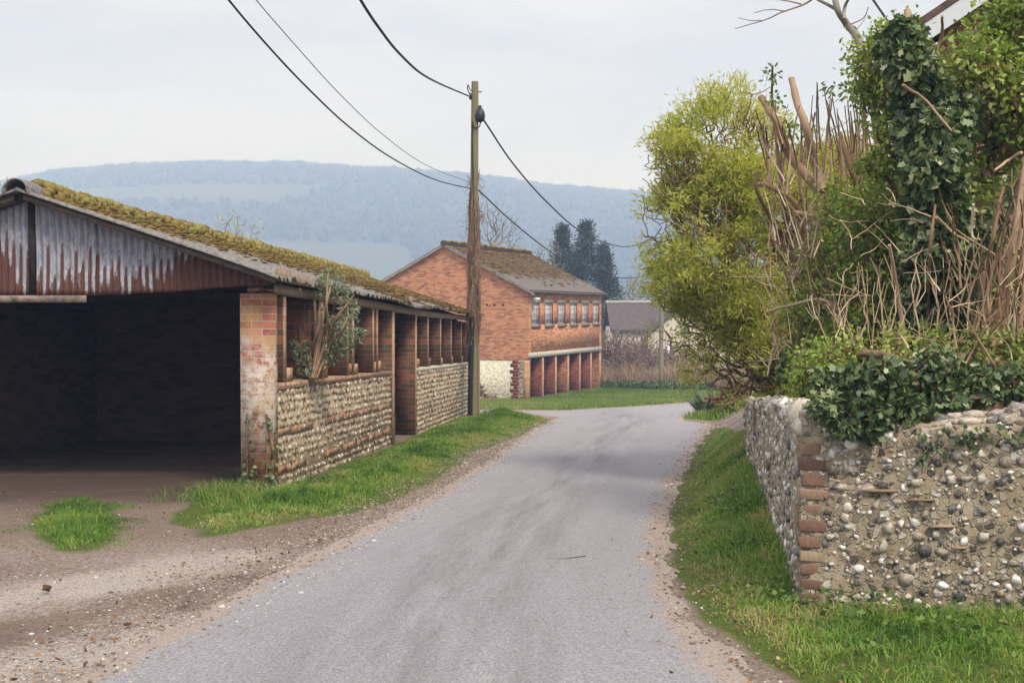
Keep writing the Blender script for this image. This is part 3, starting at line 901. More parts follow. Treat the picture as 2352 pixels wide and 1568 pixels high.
tin_sheet(-.02, 1.90, -.03); tin_sheet(1.85, 2.50, -.045); tin_sheet(2.57, 3.9, -.035); tin_sheet(3.85, 5.2, -.05)
sh(MB().box(-.065, .02, 2.515, 2.575, 2.05, 3.06), 'king_post', M_timber_dark)
mb = MB(); tt = np.linspace(1.75, 5.3, 14)
sh(MB().box(-.075, -.062, 1.95, 5.3, 1.985, 2.058), 'gable_rail', simple('flaking_rail', (.20, .155, .14), .85, .7, 9))

# roof: two slopes of big corrugated sheets
rs = np.arange(-.30, LEN + .12, .0183); rt = np.linspace(0, 1, 26)


def roof_slope(side):
    V = np.zeros((len(rs), len(rt), 3)); T = np.zeros((len(rs), len(rt)))
    cor = .024 * np.sin(rs / .146 * 2 * math.pi)
    tooth = (vnoise(rs / .11, rs * 0, 12) ** 1.5) * .16 * (1 - smoothstep(3.0, 5.0, rs)) * smoothstep(.1, .4, rs) + .03 * vnoise(rs / .07, rs * 0, 15)
    roll = .05 * (vnoise(rs * .55, rs * 0, 6) - .5) - .05 * np.exp(-((rs - 6.6) / 2.0) ** 2)
    for k, f in enumerate(rt):
        out = -.17 + tooth * .8 - .06 * np.exp(-((rs - .2) / .5) ** 2) * 0
        t = out + (TR + .02 - out) * f
        h = hr(np.minimum(t, TR)) + .055 + np.where(t < 0, 0, 0)
        h = 2.235 + .83 * (t / TR) + .055 + cor + roll * (1 - f * .7)
        h = h - .03 * np.exp(-f * 9) * (1 - smoothstep(2, 4, rs)) * (vnoise(rs / .3, rs * 0, 8))
        V[:, k, 0] = rs; V[:, k, 1] = t if side > 0 else 2 * TR - t; V[:, k, 2] = h
        # moss thickens towards the ridge and away from the open verge
        T[:, k] = np.clip(.02 + .95 * f + .055 * np.clip(rs - 3, 0, 7) - .8 * np.exp(-np.clip(rs + .3, 0, 9) / .24) - .25 * np.exp(-f * 5) * (rs < 4), 0, 1.1)
    o = sh(MB().add(V.reshape(-1, 3), grid_faces(len(rs), len(rt)), T.ravel()), 'roof_slope', M_roofsheet, uv=False, smooth=True)
    solidify(o, .008)
    return V, T, o


RVt, RTt, roofR = roof_slope(1)
_, _, roofL = roof_slope(-1)
# ridge tiles: an open half-round
a = np.linspace(math.radians(-15), math.radians(195), 13); rs2 = np.arange(-.32, LEN + .12, .06)
V = np.zeros((len(rs2), len(a), 3))
rr = .105 + .008 * (np.floor(rs2 / .45) % 2)
for k, q in enumerate(a):
    V[:, k, 0] = rs2; V[:, k, 1] = TR + rr * np.cos(q) * 1.15; V[:, k, 2] = 3.10 + rr * np.sin(q) * 1.15 + .04 * (vnoise(rs2 * .55, rs2 * 0, 6) - .5)
o = sh(MB().add(V.reshape(-1, 3), grid_faces(len(rs2), len(a)), np.where(V[:, :, 0] < .12, .1, .9).ravel()), 'ridge_tile', M_roofsheet, uv=False, smooth=True); solidify(o, .014)
sh(MB().box(-.20, -.12, 2.50, 2.64, 3.02, 3.15), 'ridge_timber', M_timber_dark)
# barge board under the verge
M_barge = simple('stained_board', (.10, .08, .068), .9, .4, 14)
for sgn in (1, -1):
    mb = MB(); tq = np.linspace(-.12, TR - .05, 16)
    for p_, q_ in zip(tq[:-1], tq[1:]):
        a1, a2 = (p_, q_) if sgn > 0 else (2 * TR - p_, 2 * TR - q_)
        z1, z2 = 2.235 + .83 * p_ / TR, 2.235 + .83 * q_ / TR
        w_ = .028
        v = [(-.25, a1, z1 - w_), (-.25, a2, z2 - w_), (-.25, a2, z2 + w_), (-.25, a1, z1 + w_), (-.06, a1, z1 - w_), (-.06, a2, z2 - w_), (-.06, a2, z2 + w_), (-.06, a1, z1 + w_)]
        mb.add(v, [(0, 1, 2, 3), (0, 4, 5, 1), (3, 2, 6, 7), (4, 7, 6, 5)])
    sh(mb, 'barge_board', M_barge)
# cushions of moss on the right slope and along the ridge
n = 34000
i = rng.integers(0, len(rs), n); k = rng.integers(0, len(rt), n)
pr = np.clip(RTt[i, k] * 1.25 - .25 + .9 * (fbm(rs[i] * 1.6, rt[k] * 4, 61) - .5), 0, 1)
kp = rng.random(n) < pr; i = i[kp]; k = k[kp]
pts = RVt[i, k] + np.stack([rng.uniform(-.03, .03, len(i)), rng.uniform(-.05, .05, len(i)), rng.uniform(-.005, .012, len(i))], -1)
sz = rng.uniform(.008, .030, len(i)); far = np.clip(rs[i] / 14, 0, 1); sz = sz * (1 + .5 * far)
mb = MB(); blobs(mb, pts, np.stack([sz * 1.2, sz * 1.5, sz * .48], -1), np.clip(.15 + .35 * rt[k] + rng.normal(0, .2, len(i)) + .25 * (fbm(rs[i] * .7, rt[k] * 2, 63) - .5), 0, 1), .3)
n = 2200
s_ = rng.uniform(.05, LEN, n); q = rng.uniform(math.radians(-5), math.radians(150), n); q2 = .13 + 0 * q
pts = np.stack([s_, TR - q2 * np.cos(q), 3.10 + q2 * np.sin(q)], -1); sz = rng.uniform(.025, .06, n) * (.7 + .6 * vnoise(s_ * 4, s_ * 0, 9))
blobs(mb, pts, np.stack([sz * 1.3, sz, sz * .9], -1), np.clip(.72 + rng.normal(0, .22, n), 0, 1), .3)
sh(mb, 'moss', M_moss, roofR, uv=False)

# the dark inside
GAB = [(.335, -.4), (4.80, -.4), (4.80, 2.24), (TR, 2.96), (.335, 2.24)][::-1]
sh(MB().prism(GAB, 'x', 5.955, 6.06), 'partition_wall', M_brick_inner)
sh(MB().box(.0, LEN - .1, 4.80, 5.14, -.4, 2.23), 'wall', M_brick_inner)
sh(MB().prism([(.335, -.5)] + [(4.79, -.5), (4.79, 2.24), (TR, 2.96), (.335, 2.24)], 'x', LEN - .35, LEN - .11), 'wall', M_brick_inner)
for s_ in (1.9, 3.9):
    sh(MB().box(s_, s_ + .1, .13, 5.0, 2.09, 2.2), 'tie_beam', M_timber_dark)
# moss and soil floor inside is the ground itself

# ------------------------------------------------------------------ brick barn
BA = math.atan2(.912, .41)
BO = P(1213, 918, 47.3)
barn = empty('brick_barn', BO, BA)
tag(barn, 'two-storey orange brick barn with mossy roof, row of small windows and open bays beneath', 'barn')
BL, BW = 9.05, 7.8


def bn(mb, name, m, parent=barn, uv=True, smooth=False):
    return mb.build(name, m, parent, uv=uv, smooth=smooth)


ge, ga = 4.57, 6.52
# gable wall facing the lane (local x = 0): upper brick above the flint plinth
bn(MB().prism([(0, 1.655), (BW, 1.655), (BW, ge), (BW / 2, ga), (0, ge)][::-1], 'x', 0, .3), 'gable_wall', M_brick_barn)
bn(MB().prism([(0, -.6), (BW, -.6), (BW, ge), (BW / 2, ga), (0, ge)][::-1], 'x', BL - .3, BL), 'gable_wall', M_brick_barn)
bn(MB().box(.3, BL - .3, BW - .3, BW, -.6, ge), 'back_wall', M_brick_barn)
# plinth: limewashed flint, toothed red quoin, grey flint corner
bn(MB().box(.02, .3, .60, BW, -.6, 1.655), 'limewashed_plinth', M_limewash)
mb = MB()
for q in range(12):
    z0 = .05 + q * .133
    mb.box(.0, .3, .441, .66 + (.0 if q % 2 else .11) + .03 * (q % 3), z0, z0 + .133)
bn(mb, 'toothed_quoin', M_brick_barn_red)
bn(MB().box(.012, .3, .235, .44, -.6, 1.655), 'corner_core', M_mortar_shed)
n = 150
mb = MB(); blobs(mb, np.stack([np.full(n, .01), rng.uniform(.25, .43, n), rng.uniform(-.4, 1.62, n)], -1), np.stack([np.full(n, .04), rng.uniform(.05, .08, n), rng.uniform(.04, .055, n)], -1), np.clip(rng.normal(.5, .25, n), 0, 1), .2)
bn(mb, 'corner_flint', M_flint_shed, uv=False)
# front wall above the beam, with six window openings
wx = [.8 + 1.5 * q for q in range(6)]; hw = .43; zs, zh = 3.14, 4.06
fr = MB(); fr.box(.3, BL - .3, 0, .28, 1.965, zs); fr.box(.3, BL - .3, 0, .28, zh, ge)
edges = [.3] + sum([[q - hw, q + hw] for q in wx], []) + [BL - .3]
for a_, b_ in zip(edges[0::2], edges[1::2]):
    if b_ - a_ > .01: fr.box(a_, b_, 0, .28, zs, zh)
bn(fr, 'front_wall', M_brick_barn)
M_glass, gnt, gb = mat('reflection_tinted_pane', .3, .5)
go = N(gnt, 'TexCoord').outputs['Object']
gnt.links.new(mixc(gnt, rng_map(gnt, noise(gnt, go, 3, 4, .6), .35, .65), (.40, .385, .42), (.70, .68, .71)), gb.inputs['Base Color'])  # pale lavender paints reflected sky into the pane colour
M_frame = simple('faded_window_frame', (.62, .57, .58), .7, .2, 8)
for k, q in enumerate(wx):
    wmb = MB()
    for a_ in np.linspace(-hw + .02, hw - .02, 4): wmb.box(q + a_ - .016, q + a_ + .016, .055, .085, zs, zh)
    for z_ in np.linspace(zs + .02, zh - .02, 5): wmb.box(q - hw, q + hw, .057, .083, z_ - .014, z_ + .014)
    wo = bn(wmb, 'window', M_frame)
    bn(MB().box(q - hw, q + hw, .088, .10, zs, zh), 'pane', M_glass, wo)
    bn(MB().box(q - hw - .06, q + hw + .06, -.06, .05, zs - .13, zs), 'sill', simple('mossy_sill', (.25, .21, .19), .9, .3, 10) if k == 0 else bpy.data.materials['mossy_sill'], wo)
    bn(MB().box(q - hw - .1, q + hw + .1, -.006, .02, zh + .002, zh + .15), 'lintel', M_concrete, wo)
    bn(MB().box(q + hw - .004, q + hw + .001, -.004, .054, zs, zh), 'reveal', M_brick_barn_red, wo)
# concrete beam on piers
bn(MB().box(.02, BL - .05, -.05, .3, 1.745, 1.963), 'concrete_beam', M_concrete)
bn(MB().box(.0, .235, .0, .234, -.6, 1.744), 'corner_pier', M_brick_edge)
for k in range(1, 7):
    x_ = min(1.5 * k, BL - .27)
    o = bn(MB().box(x_, x_ + .23, .005, .8, -.6, 1.744), 'bay_pier', M_brick_barn_red if k not in (3,) else M_brick_shed)
    bn(MB().box(x_ + .005, x_ + .225, -.002, .003, -.6, 1.744), 'pier_facing', M_brick_edge, o)
bn(MB().box(.31, BL - .3, 1.9, 2.1, -.6, 1.9), 'inner_wall', M_brick_dark)
bn(MB().box(.3, BL - .3, .3, 2.1, 1.80, 1.9), 'floor_deck', M_timber_dark)
# roof
M_barnroof, rnt, rb = mat('mossy_barn_roof', .95, .1)
ro = N(rnt, 'TexCoord').outputs['Object']; rn = noise(rnt, ro, 3.2, 6, .7); rn2 = noise(rnt, ro, 14, 5, .7)
rf = rng_map(rnt, math_(rnt, 'ADD', math_(rnt, 'SUBTRACT', attr(rnt), .12), math_(rnt, 'MULTIPLY', math_(rnt, 'SUBTRACT', rn, .5), 1.2)), .3, .62)
rnt.links.new(mixc(rnt, rf, mixc(rnt, rn2, (.08, .07, .065), (.22, .20, .19)), mixc(rnt, rn2, (.055, .034, .024), (.125, .08, .045))), rb.inputs['Base Color']); bump(rnt, rb, rn2, .03)
bs = np.arange(-.18, BL + .2, .0365); bt = np.linspace(0, 1, 18)
for sgn in (0, 1):
    V = np.zeros((len(bs), len(bt), 3)); T = np.zeros((len(bs), len(bt)))
    for k, f in enumerate(bt):
        y_ = -.28 + (BW / 2 + .28) * f; z_ = ge + .06 + (ga - ge) * (y_ / (BW / 2))
        V[:, k, 0] = bs; V[:, k, 1] = y_ if sgn == 0 else BW - y_; V[:, k, 2] = z_ + .03 * np.sin(bs / .146 * 2 * math.pi) - .03 * np.sin(bs / BL * math.pi) + .03 * (k % 5 == 0)
        T[:, k] = .15 + .75 * smoothstep(.05, .6, f) - .5 * np.exp(-(bs + .2) / .25)
    o = bn(MB().add(V.reshape(-1, 3), grid_faces(len(bs), len(bt)), T.ravel()), 'roof_slope', M_barnroof, uv=False, smooth=True); solidify(o, .012)
    n = 2600; i = rng.integers(0, len(bs), n); k = rng.integers(2, len(bt), n); kp = rng.random(n) < T[i, k] * .9 - .15; i = i[kp]; k = k[kp]
    mb = MB(); sz = rng.uniform(.03, .10, len(i)); blobs(mb, V[i, k] + rng.normal(0, .03, (len(i), 3)) * [1, 1, .2], np.stack([sz, sz * 1.4, sz * .5], -1), np.clip(rng.normal(.28, .2, len(i)), 0, 1), .3)
    if sgn == 0: bn(mb, 'moss', M_moss, o, uv=False)
mb = MB(); mb.pipe([(q, BW / 2, ga + .10 - .03 * math.sin(q / BL * math.pi)) for q in np.linspace(-.2, BL + .2, 24)], .13, 9, .9)
rt_ = bn(mb, 'ridge_tile', M_barnroof, uv=False)
n = 420; s_ = rng.uniform(.1, BL, n); mb = MB(); sz = rng.uniform(.04, .1, n)
blobs(mb, np.stack([s_, BW / 2 + rng.uniform(-.14, .14, n), ga + .19 + rng.uniform(-.03, .02, n)], -1), np.stack([sz * 1.3, sz, sz * .7], -1), np.clip(rng.normal(.6, .25, n), 0, 1), .3)
bn(mb, 'moss', M_moss, rt_, uv=False)
bn(MB().box(-.16, BL + .16, -.24, -.02, ge - .07, ge + .02), 'gutter', M_timber_dark)
for sgn in (0, 1):
    mb = MB(); tq = np.linspace(-.28, BW / 2, 8)
    for p_, q_ in zip(tq[:-1], tq[1:]):
        z1, z2 = [ge + (ga - ge) * g_ / (BW / 2) for g_ in (p_, q_)]; a1, a2 = (p_, q_) if sgn == 0 else (BW - p_, BW - q_)
        v = [(-.17, a1, z1 - .04), (-.17, a2, z2 - .04), (-.17, a2, z2 + .05), (-.17, a1, z1 + .05), (-.005, a1, z1 - .04), (-.005, a2, z2 - .04), (-.005, a2, z2 + .05), (-.005, a1, z1 + .05)]
        mb.add(v, [(0, 1, 2, 3), (0, 4, 5, 1), (3, 2, 6, 7), (4, 7, 6, 5)])
    bn(mb, 'barge_board', M_limestone)
mb = MB().box(-.012, .06, 3.95, 5.2, 3.62, 3.92)
bn(mb, 'stone_slab', M_concrete)
fl = MB().box(.28, .62, -.30, -.12, 4.16, 4.27).box(.42, .48, -.12, -.008, 4.17, 4.22)
flo = bn(fl, 'security_lamp', M_whitepaint)
for y_ in (1.15, 1.55, 1.9):
    bn(MB().pipe([(-.02, y_, 3.98), (.02, y_, 3.98)], .05, 8), 'iron_tie_plate', M_black, uv=False)

# brick steps against the gable plinth
mb = MB()
blk = [(1.45, 2.0, .25, 0.12), (2.0, 4.8, .75, .30), (2.5, 4.9, .55, .52), (3.0, 5.0, .38, .72)]
stp = empty('mossy_steps', BO + np.array([0, 0, 0]), BA)
tag(stp, 'crumbling mossy brick steps against the white base of the orange brick barn', 'steps')
for a_, b_, dpt, ht in blk:
    o = MB().box(-dpt, -.01, a_, b_, -.5, ht).build('step', M_brick_dark, stp, uv=True)
mb = MB(); n = 260
blobs(mb, np.stack([rng.uniform(-.75, -.05, n), rng.uniform(1.8, 4.9, n), rng.uniform(.0, .9, n) ** 1.6 * .85], -1), rng.uniform(.05, .14, (n, 3)), np.clip(rng.normal(.45, .25, n), 0, 1), .3)
mb.build('fallen_flint', M_flint_shed, stp)

# ------------------------------------------------------------------ garden wall of flint
gw = empty('flint_garden_wall', (WALL[0][0], WALL[0][1], float(ground_z(1.5, 5.85))))
tag(gw, 'low rubble flint garden wall with brick corner beside the lane', 'wall')
gwl = np.array(gw.location)
FA = np.array([1.50, 5.85]); FB = np.array([4.6, 4.95]); SB = np.array([2.52, 12.2])


def wtop_front(x):
    n = (fbm(x * 3.1, x * 0 + .3, 90) - .5) * .10
    return EYE + np.interp(x, [1.45, 1.60, 1.7, 2.1, 2.5, 4.6], [-.52, -.56, -.63, -.60, -.55, -.5]) + n


def wtop_side(y):
    return EYE + np.interp(y, [5.8, 6.0, 7, 10, 12.2], [-.57, -.55, -.62, -.85, -1.02]) + (fbm(y * 2.3, y * 0, 91) - .5) * .1


def wall_rough(f, g, ns=110):
    return .026 * (fbm(np.asarray(f) * ns * .35, np.asarray(g) * 9, 93) - .5)


def wall_slab(A, B, topf, zb, thick, nrm, ns, key):
    """rough mortar core following a ragged top"""
    f = np.linspace(0, 1, ns); pts = A[None] * (1 - f[:, None]) + B[None] * f[:, None]
    K = 16; V = np.zeros((ns, K + 3, 3))
    tz = topf(pts[:, 0] if key == 'x' else pts[:, 1])
    for k in range(K):
        g = k / (K - 1); rough_ = wall_rough(f, g + 0 * f, ns)
        V[:, k, :2] = pts + nrm[None] * rough_[:, None]; V[:, k, 2] = zb + (tz - zb) * g
    V[:, K, :2] = pts - nrm * thick * .4; V[:, K, 2] = tz + .03
    V[:, K + 1, :2] = pts - nrm * thick; V[:, K + 1, 2] = tz - .02
    V[:, K + 2, :2] = pts - nrm * thick; V[:, K + 2, 2] = zb
    return V.reshape(-1, 3), grid_faces(ns, K + 3), tz


def wall_flints(A, B, topf, zb, nrm, n, key, rmin, rmax, proud=.0):
    L_ = np.linalg.norm(B - A); dx = (B - A) / L_; pos = []; rad = []
    f = rng.random(n * 3); g = rng.random(n * 3); c = 0
    taken = np.zeros((0, 2)); tr = np.zeros(0)
    P2 = []; R2 = []
    for q in range(n * 3):
        p = A + (B - A) * f[q]; tz = float(topf(p[0] if key == 'x' else p[1])); z = zb + (tz - zb) * g[q] + .01
        r = rmin + (rmax - rmin) * rng.random() ** 2.6
        if len(P2):
            aa = np.array(P2); d = np.hypot(aa[:, 0] - f[q] * L_, aa[:, 1] - z)
            if (d < (np.array(R2) + r) * .80).any(): continue
        P2.append((f[q] * L_, z)); R2.append(r)
        if len(P2) >= n: break
    P2 = np.array(P2); R2 = np.array(R2)
    ff = P2[:, 0] / L_; ff = ff if key == 'y' else .04 + .96 * ff
    pt_ = A[None] + dx[None] * P2[:, :1]; tz = topf(pt_[:, 0] if key == 'x' else pt_[:, 1]); pr_ = proud + wall_rough(ff, (P2[:, 1] - zb_) / (tz - zb_))
    Pn = np.column_stack([pt_ + nrm[None] * pr_[:, None], P2[:, 1]])
    return Pn, R2, P2


nF = np.array([-(FB - FA)[1], (FB - FA)[0]]); nF = -nF / np.linalg.norm(nF)
nS = np.array([-(SB - FA)[1], (SB - FA)[0]]); nS = nS / np.linalg.norm(nS)
zb_ = EYE - 1.75
mb = MB(); V, f_, _ = wall_slab(FA, FB, wtop_front, zb_, .34, nF, 110, 'x'); mb.add(V, f_)
V, f_, _ = wall_slab(FA + nS * -.003, SB, wtop_side, zb_, .34, nS, 110, 'y'); mb.add(V, f_[:, ::-1])
mb.build('mortar_core', M_mortar, gw, loc=None, smooth=True).location = tuple(-gwl)
mb = MB()
A2 = FA + (FB - FA) / np.linalg.norm(FB - FA) * .12
Pn, R2, P2 = wall_flints(A2, FB, wtop_front, EYE - 1.62, nF, 1050, 'x', .010, .042, .001)
tt = np.clip(np.where(rng.random(len(R2)) < .16, rng.uniform(.8, 1, len(R2)), rng.normal(.42, .26, len(R2))), 0, 1)
blobs(mb, Pn, np.stack([R2 * rng.uniform(.7, 1.4, len(R2)), R2 * .42, R2 * rng.uniform(.6, 1.2, len(R2))], -1), tt, .5)
n = 900; q = rng.random(n); p = A2[None] + (FB - A2)[None] * q[:, None] ; zt = wtop_front(p[:, 0]); z = zb_ + .1 + (zt - zb_ - .1) * rng.random(n); sz = rng.uniform(.004, .012, n); p = p + nF[None] * wall_rough(.04 + .96 * q, (z - zb_) / (zt - zb_))[:, None]
blobs(mb, np.column_stack([p, z]), np.stack([sz * rng.uniform(.8, 1.6, n), sz, sz], -1), np.clip(rng.normal(.5, .25, n), 0, 1), .4)
Pn, R2, P2 = wall_flints(FA, SB, wtop_side, EYE - 1.75, nS, 760, 'y', .014, .044, -.002)
tt = np.clip(np.where(rng.random(len(R2)) < .14, rng.uniform(.65, .9, len(R2)), rng.normal(.36, .22, len(R2))), 0, 1)
blobs(mb, Pn, np.stack([R2 * .5, R2 * rng.uniform(.8, 1.2, len(R2)), R2 * rng.uniform(.7, 1.2, len(R2))], -1), tt, .45)
# broken tiles bedded flat in the face
M_tilebit = barkmat('bedded_tile', [(.1, (.20, .13, .08)), (.5, (.33, .24, .15)), (.9, (.42, .34, .24))], 30)
mb2 = MB()
for k in range(26):
    q = rng.uniform(.08, .95); p = A2 + (FB - A2) * q; z = zb_ + .25 + rng.random() * (float(wtop_front(p[0])) - zb_ - .4); l_ = rng.uniform(.05, .17); h_ = rng.uniform(.007, .013); sl_ = rng.normal(0, .006)
    dd = (FB - FA) / np.linalg.norm(FB - FA); a_ = p - dd * l_ / 2 + nF * .024; b_ = p + dd * l_ / 2 + nF * rng.uniform(.012, .026); a2 = a_ - nF * .06; b2 = b_ - nF * .06
    mb2.add([(*a_, z), (*b_, z + sl_), (*b2, z + sl_), (*a2, z), (*a_, z + h_), (*b_, z + h_ * .8 + sl_), (*b2, z + h_ + sl_), (*a2, z + h_)], [(0, 3, 2, 1), (4, 5, 6, 7), (0, 1, 5, 4), (1, 2, 6, 5), (2, 3, 7, 6), (3, 0, 4, 7)], rng.random())
mb2.build('bedded_tile', M_tilebit, gw).location = tuple(-gwl)
# cap stones along both tops
n = 190; q = rng.random(n); p = FA[None] + (FB - FA)[None] * q[:, None] - nF[None] * rng.uniform(.02, .3, n)[:, None]
blobs(mb, np.column_stack([p, wtop_front(p[:, 0]) + .015]), np.stack([rng.uniform(.025, .07, n), rng.uniform(.02, .05, n), rng.uniform(.02, .045, n)], -1), np.clip(rng.normal(.46, .2, n), 0, 1), .35)
n = 240; q = rng.random(n); p = FA[None] + (SB - FA)[None] * q[:, None] - nS[None] * rng.uniform(.02, .3, n)[:, None]
blobs(mb, np.column_stack([p, wtop_side(p[:, 1]) + .015]), np.stack([rng.uniform(.025, .06, n), rng.uniform(.025, .07, n), rng.uniform(.02, .045, n)], -1), np.clip(rng.normal(.52, .2, n), 0, 1), .35)
mb.build('flint', M_flint, gw).location = tuple(-gwl)
# corner of red bricks, each a little out of line
M_quoin = barkmat('worn_corner_brick', [(.15, (.10, .07, .055)), (.4, (.20, .115, .085)), (.6, (.27, .17, .125)), (.85, (.37, .30, .21))], 45)
mb = MB(); dF = (FB - FA) / np.linalg.norm(FB - FA); dS = (SB - FA) / np.linalg.norm(SB - FA)
z = EYE - 1.62; k = 0
while z < EYE - .70:
    h_ = rng.uniform(.058, .068); L1 = .105 if k % 2 else .125; L2 = .21 if k % 2 else .11
    o_ = FA + nF * rng.uniform(.004, .012) + nS * rng.uniform(.004, .01) + dF * rng.uniform(0, .012)
    c = [o_, o_ + dF * L1 * rng.uniform(.9, 1.1), o_ + dF * L1 + dS * L2, o_ + dS * L2]
    v = [(*q_, z + rng.uniform(0, .004)) for q_ in c] + [(*q_, z + h_ + rng.uniform(-.004, .004)) for q_ in c]
    v = np.array(v); v[:, :2] += rng.normal(0, .0055, (8, 2)); v[:, 2] += rng.normal(0, .003, 8)
    if rng.random() < .86: mb.add(v, [(0, 3, 2, 1), (4, 5, 6, 7), (0, 1, 5, 4), (1, 2, 6, 5), (2, 3, 7, 6), (3, 0, 4, 7)], rng.random())
    z += h_ + rng.uniform(.009, .02); k += 1
cq = mb.build('brick_corner', M_quoin, gw); cq.location = tuple(-gwl)
bv = cq.modifiers.new('worn edges', 'BEVEL'); bv.width = .007; bv.segments = 2
# second brick strip further along and the rounded cap on the corner
mb = MB(); z = EYE - 1.5; k = 0; o2 = FA + dS * 4.35
while z < EYE - .85:
    mb.add([(*(o2 + nS * .012), z), (*(o2 + nS * .012 + dS * (.2 if k % 2 else .3)), z), (*(o2 + nS * .012 + dS * (.2 if k % 2 else .3)), z + .062), (*(o2 + nS * .012), z + .062),
            (*(o2 - nS * .05), z), (*(o2 - nS * .05 + dS * .2), z), (*(o2 - nS * .05 + dS * .2), z + .062), (*(o2 - nS * .05), z + .062)], [(0, 1, 2, 3), (3, 2, 6, 7), (0, 3, 7, 4), (1, 5, 6, 2)], rng.random()); z += .075; k += 1
mb.build('brick_strip', M_quoin, gw).location = tuple(-gwl)
tv, tf = ICO2
capc = np.array([FA[0] + .12, FA[1] + .13, EYE - .62]); v = tv * np.array([.13, .17, .085]) * (1 + .1 * rng.normal(size=(len(tv), 1))) + capc
mb = MB().add(v, tf); v = tv * np.array([.10, .12, .085]) * (1 + .12 * rng.normal(size=(len(tv), 1))) + capc + np.array([-.02, .16, .05]); mb.add(v, tf)
mb.build('cap_stone', M_limestone, gw).location = tuple(-gwl)

# ------------------------------------------------------------------ utility pole and cables
pb = P(1086, 957, 24.3); pt = P(1091, 188, 24.3)
pole = empty('utility_pole', pb)
tag(pole, 'tall wooden pole wrapped in dead climber stems at the far end of the shed', 'utility pole')
axis = pt - pb; PL = np.linalg.norm(axis)
M_pole = barkmat('greening_pole', [(.1, (.10, .085, .05)), (.4, (.17, .15, .075)), (.7, (.24, .21, .13))], 8)
ts = np.linspace(-.03, 1, 26)
mb = MB().pipe([axis * q for q in ts], .115 - .04 * ts, 14, .5)
mb.build('shaft', M_pole, pole, smooth=False)
at = lambda q: axis * q
mb = MB().pipe([at(.0) + [-.055, -.085, 0], at(.30) + [-.03, -.085, 0]], .062, 8)
mb.build('cable_guard', M_black, pole)
mb = MB().pipe([at(.0) + [.125, -.03, 0], at(.22) + [.115, -.03, 0]], .03, 6)
mb.build('timber_batten', M_timber, pole)
# junction drum and hooks near the top
qb = at((957 - 265) / (957 - 188))
tv, tf = ICO2
v = tv * np.array([.105, .095, .165]); v[:, :2] *= (1.05 - .18 * np.clip(v[:, 2:3] / .16, -1, 1)); v = v + qb + np.array([.115, -.06, 0])
mb = MB().add(v, tf); mb.pipe([qb + [.115, -.06, .15], qb + [.115, -.06, .2]], .035, 8)
jb = mb.build('junction_drum', M_black, pole, smooth=True)
mb = MB().pipe(spline([qb + [.13, -.06, -.15], qb + [.09, -.09, -.26], qb + [.0, -.1, -.27], qb + [-.06, -.09, -.18]], 6), .013, 6)
mb.build('cable_loop', M_cable, jb)
qt = at((957 - 218) / (957 - 188))
mb = MB().pipe(spline([qt + [-.07, -.03, .0], qt + [-.13, -.04, .05], qt + [-.16, -.04, .14], qt + [-.14, -.04, .2], qt + [-.11, -.04, .12], qt + [-.07, -.03, .08]], 6), .012, 6)
mb.box(qt[0] - .12, qt[0] - .06, qt[1] - .06, qt[1] + .03, qt[2] - .10, qt[2] + .02)
mb.build('cable_bracket', M_black, pole)
mb = MB().pipe([qt + [.05, 0, .06], qt + [.15, -.01, .06]], .012, 6).build('climbing_bolt', M_black, pole)
# downlead along the pole
mb = MB().pipe([at(q) + [-.02 - .03 * math.sin(q * 9), -.105 + .03 * q, 0] for q in np.linspace(.4, .88, 20)], .014, 6); mb.build('down_lead', M_cable, pole)
# dead climber stems
mb = MB()
for k in range(150):
    q0 = rng.uniform(.16, .5); ln = rng.uniform(.08, .3); a0 = rng.uniform(0, 6.28); tw = rng.normal(0, 1.6); pts = []
    off = rng.uniform(.0, .035) + (.03 if rng.random() < .2 else 0)
    for q in np.linspace(0, 1, 9):
        qq = min(q0 + ln * q, .735); r_ = .115 - .04 * qq + off * (1 if qq < .55 else .4) + .02 * math.sin(q * 12 + k)
        pts.append(at(qq) + np.array([math.cos(a0 + tw * q) * r_, math.sin(a0 + tw * q) * r_, rng.normal(0, .015)]))
    mb.pipe(pts, rng.uniform(.004, .011), 4, rng.random(), False)
for k in range(420):   # short wispy ends
    q = rng.uniform(.22, .62) if k < 340 else rng.uniform(.6, .73); a0 = rng.uniform(0, 6.28); r_ = .11
    p = at(q) + np.array([math.cos(a0) * r_, math.sin(a0) * r_, 0]); d = np.array([math.cos(a0), math.sin(a0), rng.normal(-.5, .8)]) * rng.uniform(.03, .11)
    mb.pipe([p, p + d * .6 + rng.normal(0, .02, 3), p + d + rng.normal(0, .04, 3)], rng.uniform(.003, .006), 3, rng.random(), False)
M_deadstem = barkmat('dead_climber', [(.1, (.11, .065, .045)), (.5, (.25, .155, .105)), (.9, (.42, .31, .23))], 20)
mb.build('dead_climber', M_deadstem, pole)


def cable(name, pix, y0, y1, r, label, m=M_cable):
    k0 = (pix[0][0] - CX) / F; k1 = (pix[-1][0] - CX) / F
    x0, x1 = k0 * y0, k1 * y1; mm = (x1 - x0) / (y1 - y0)
    pts = []
    for px, py in pix:
        k = (px - CX) / F; y = (x0 - mm * y0) / (k - mm) if abs(k - mm) > 1e-6 else y0
        pts.append(P(px, py, y))
    o = MB().pipe(spline(pts, 6), r, 6).build(name, m, loc=pts[0])
    tag(o, label, 'cable', 'overhead cables at the wooden pole')
    return o


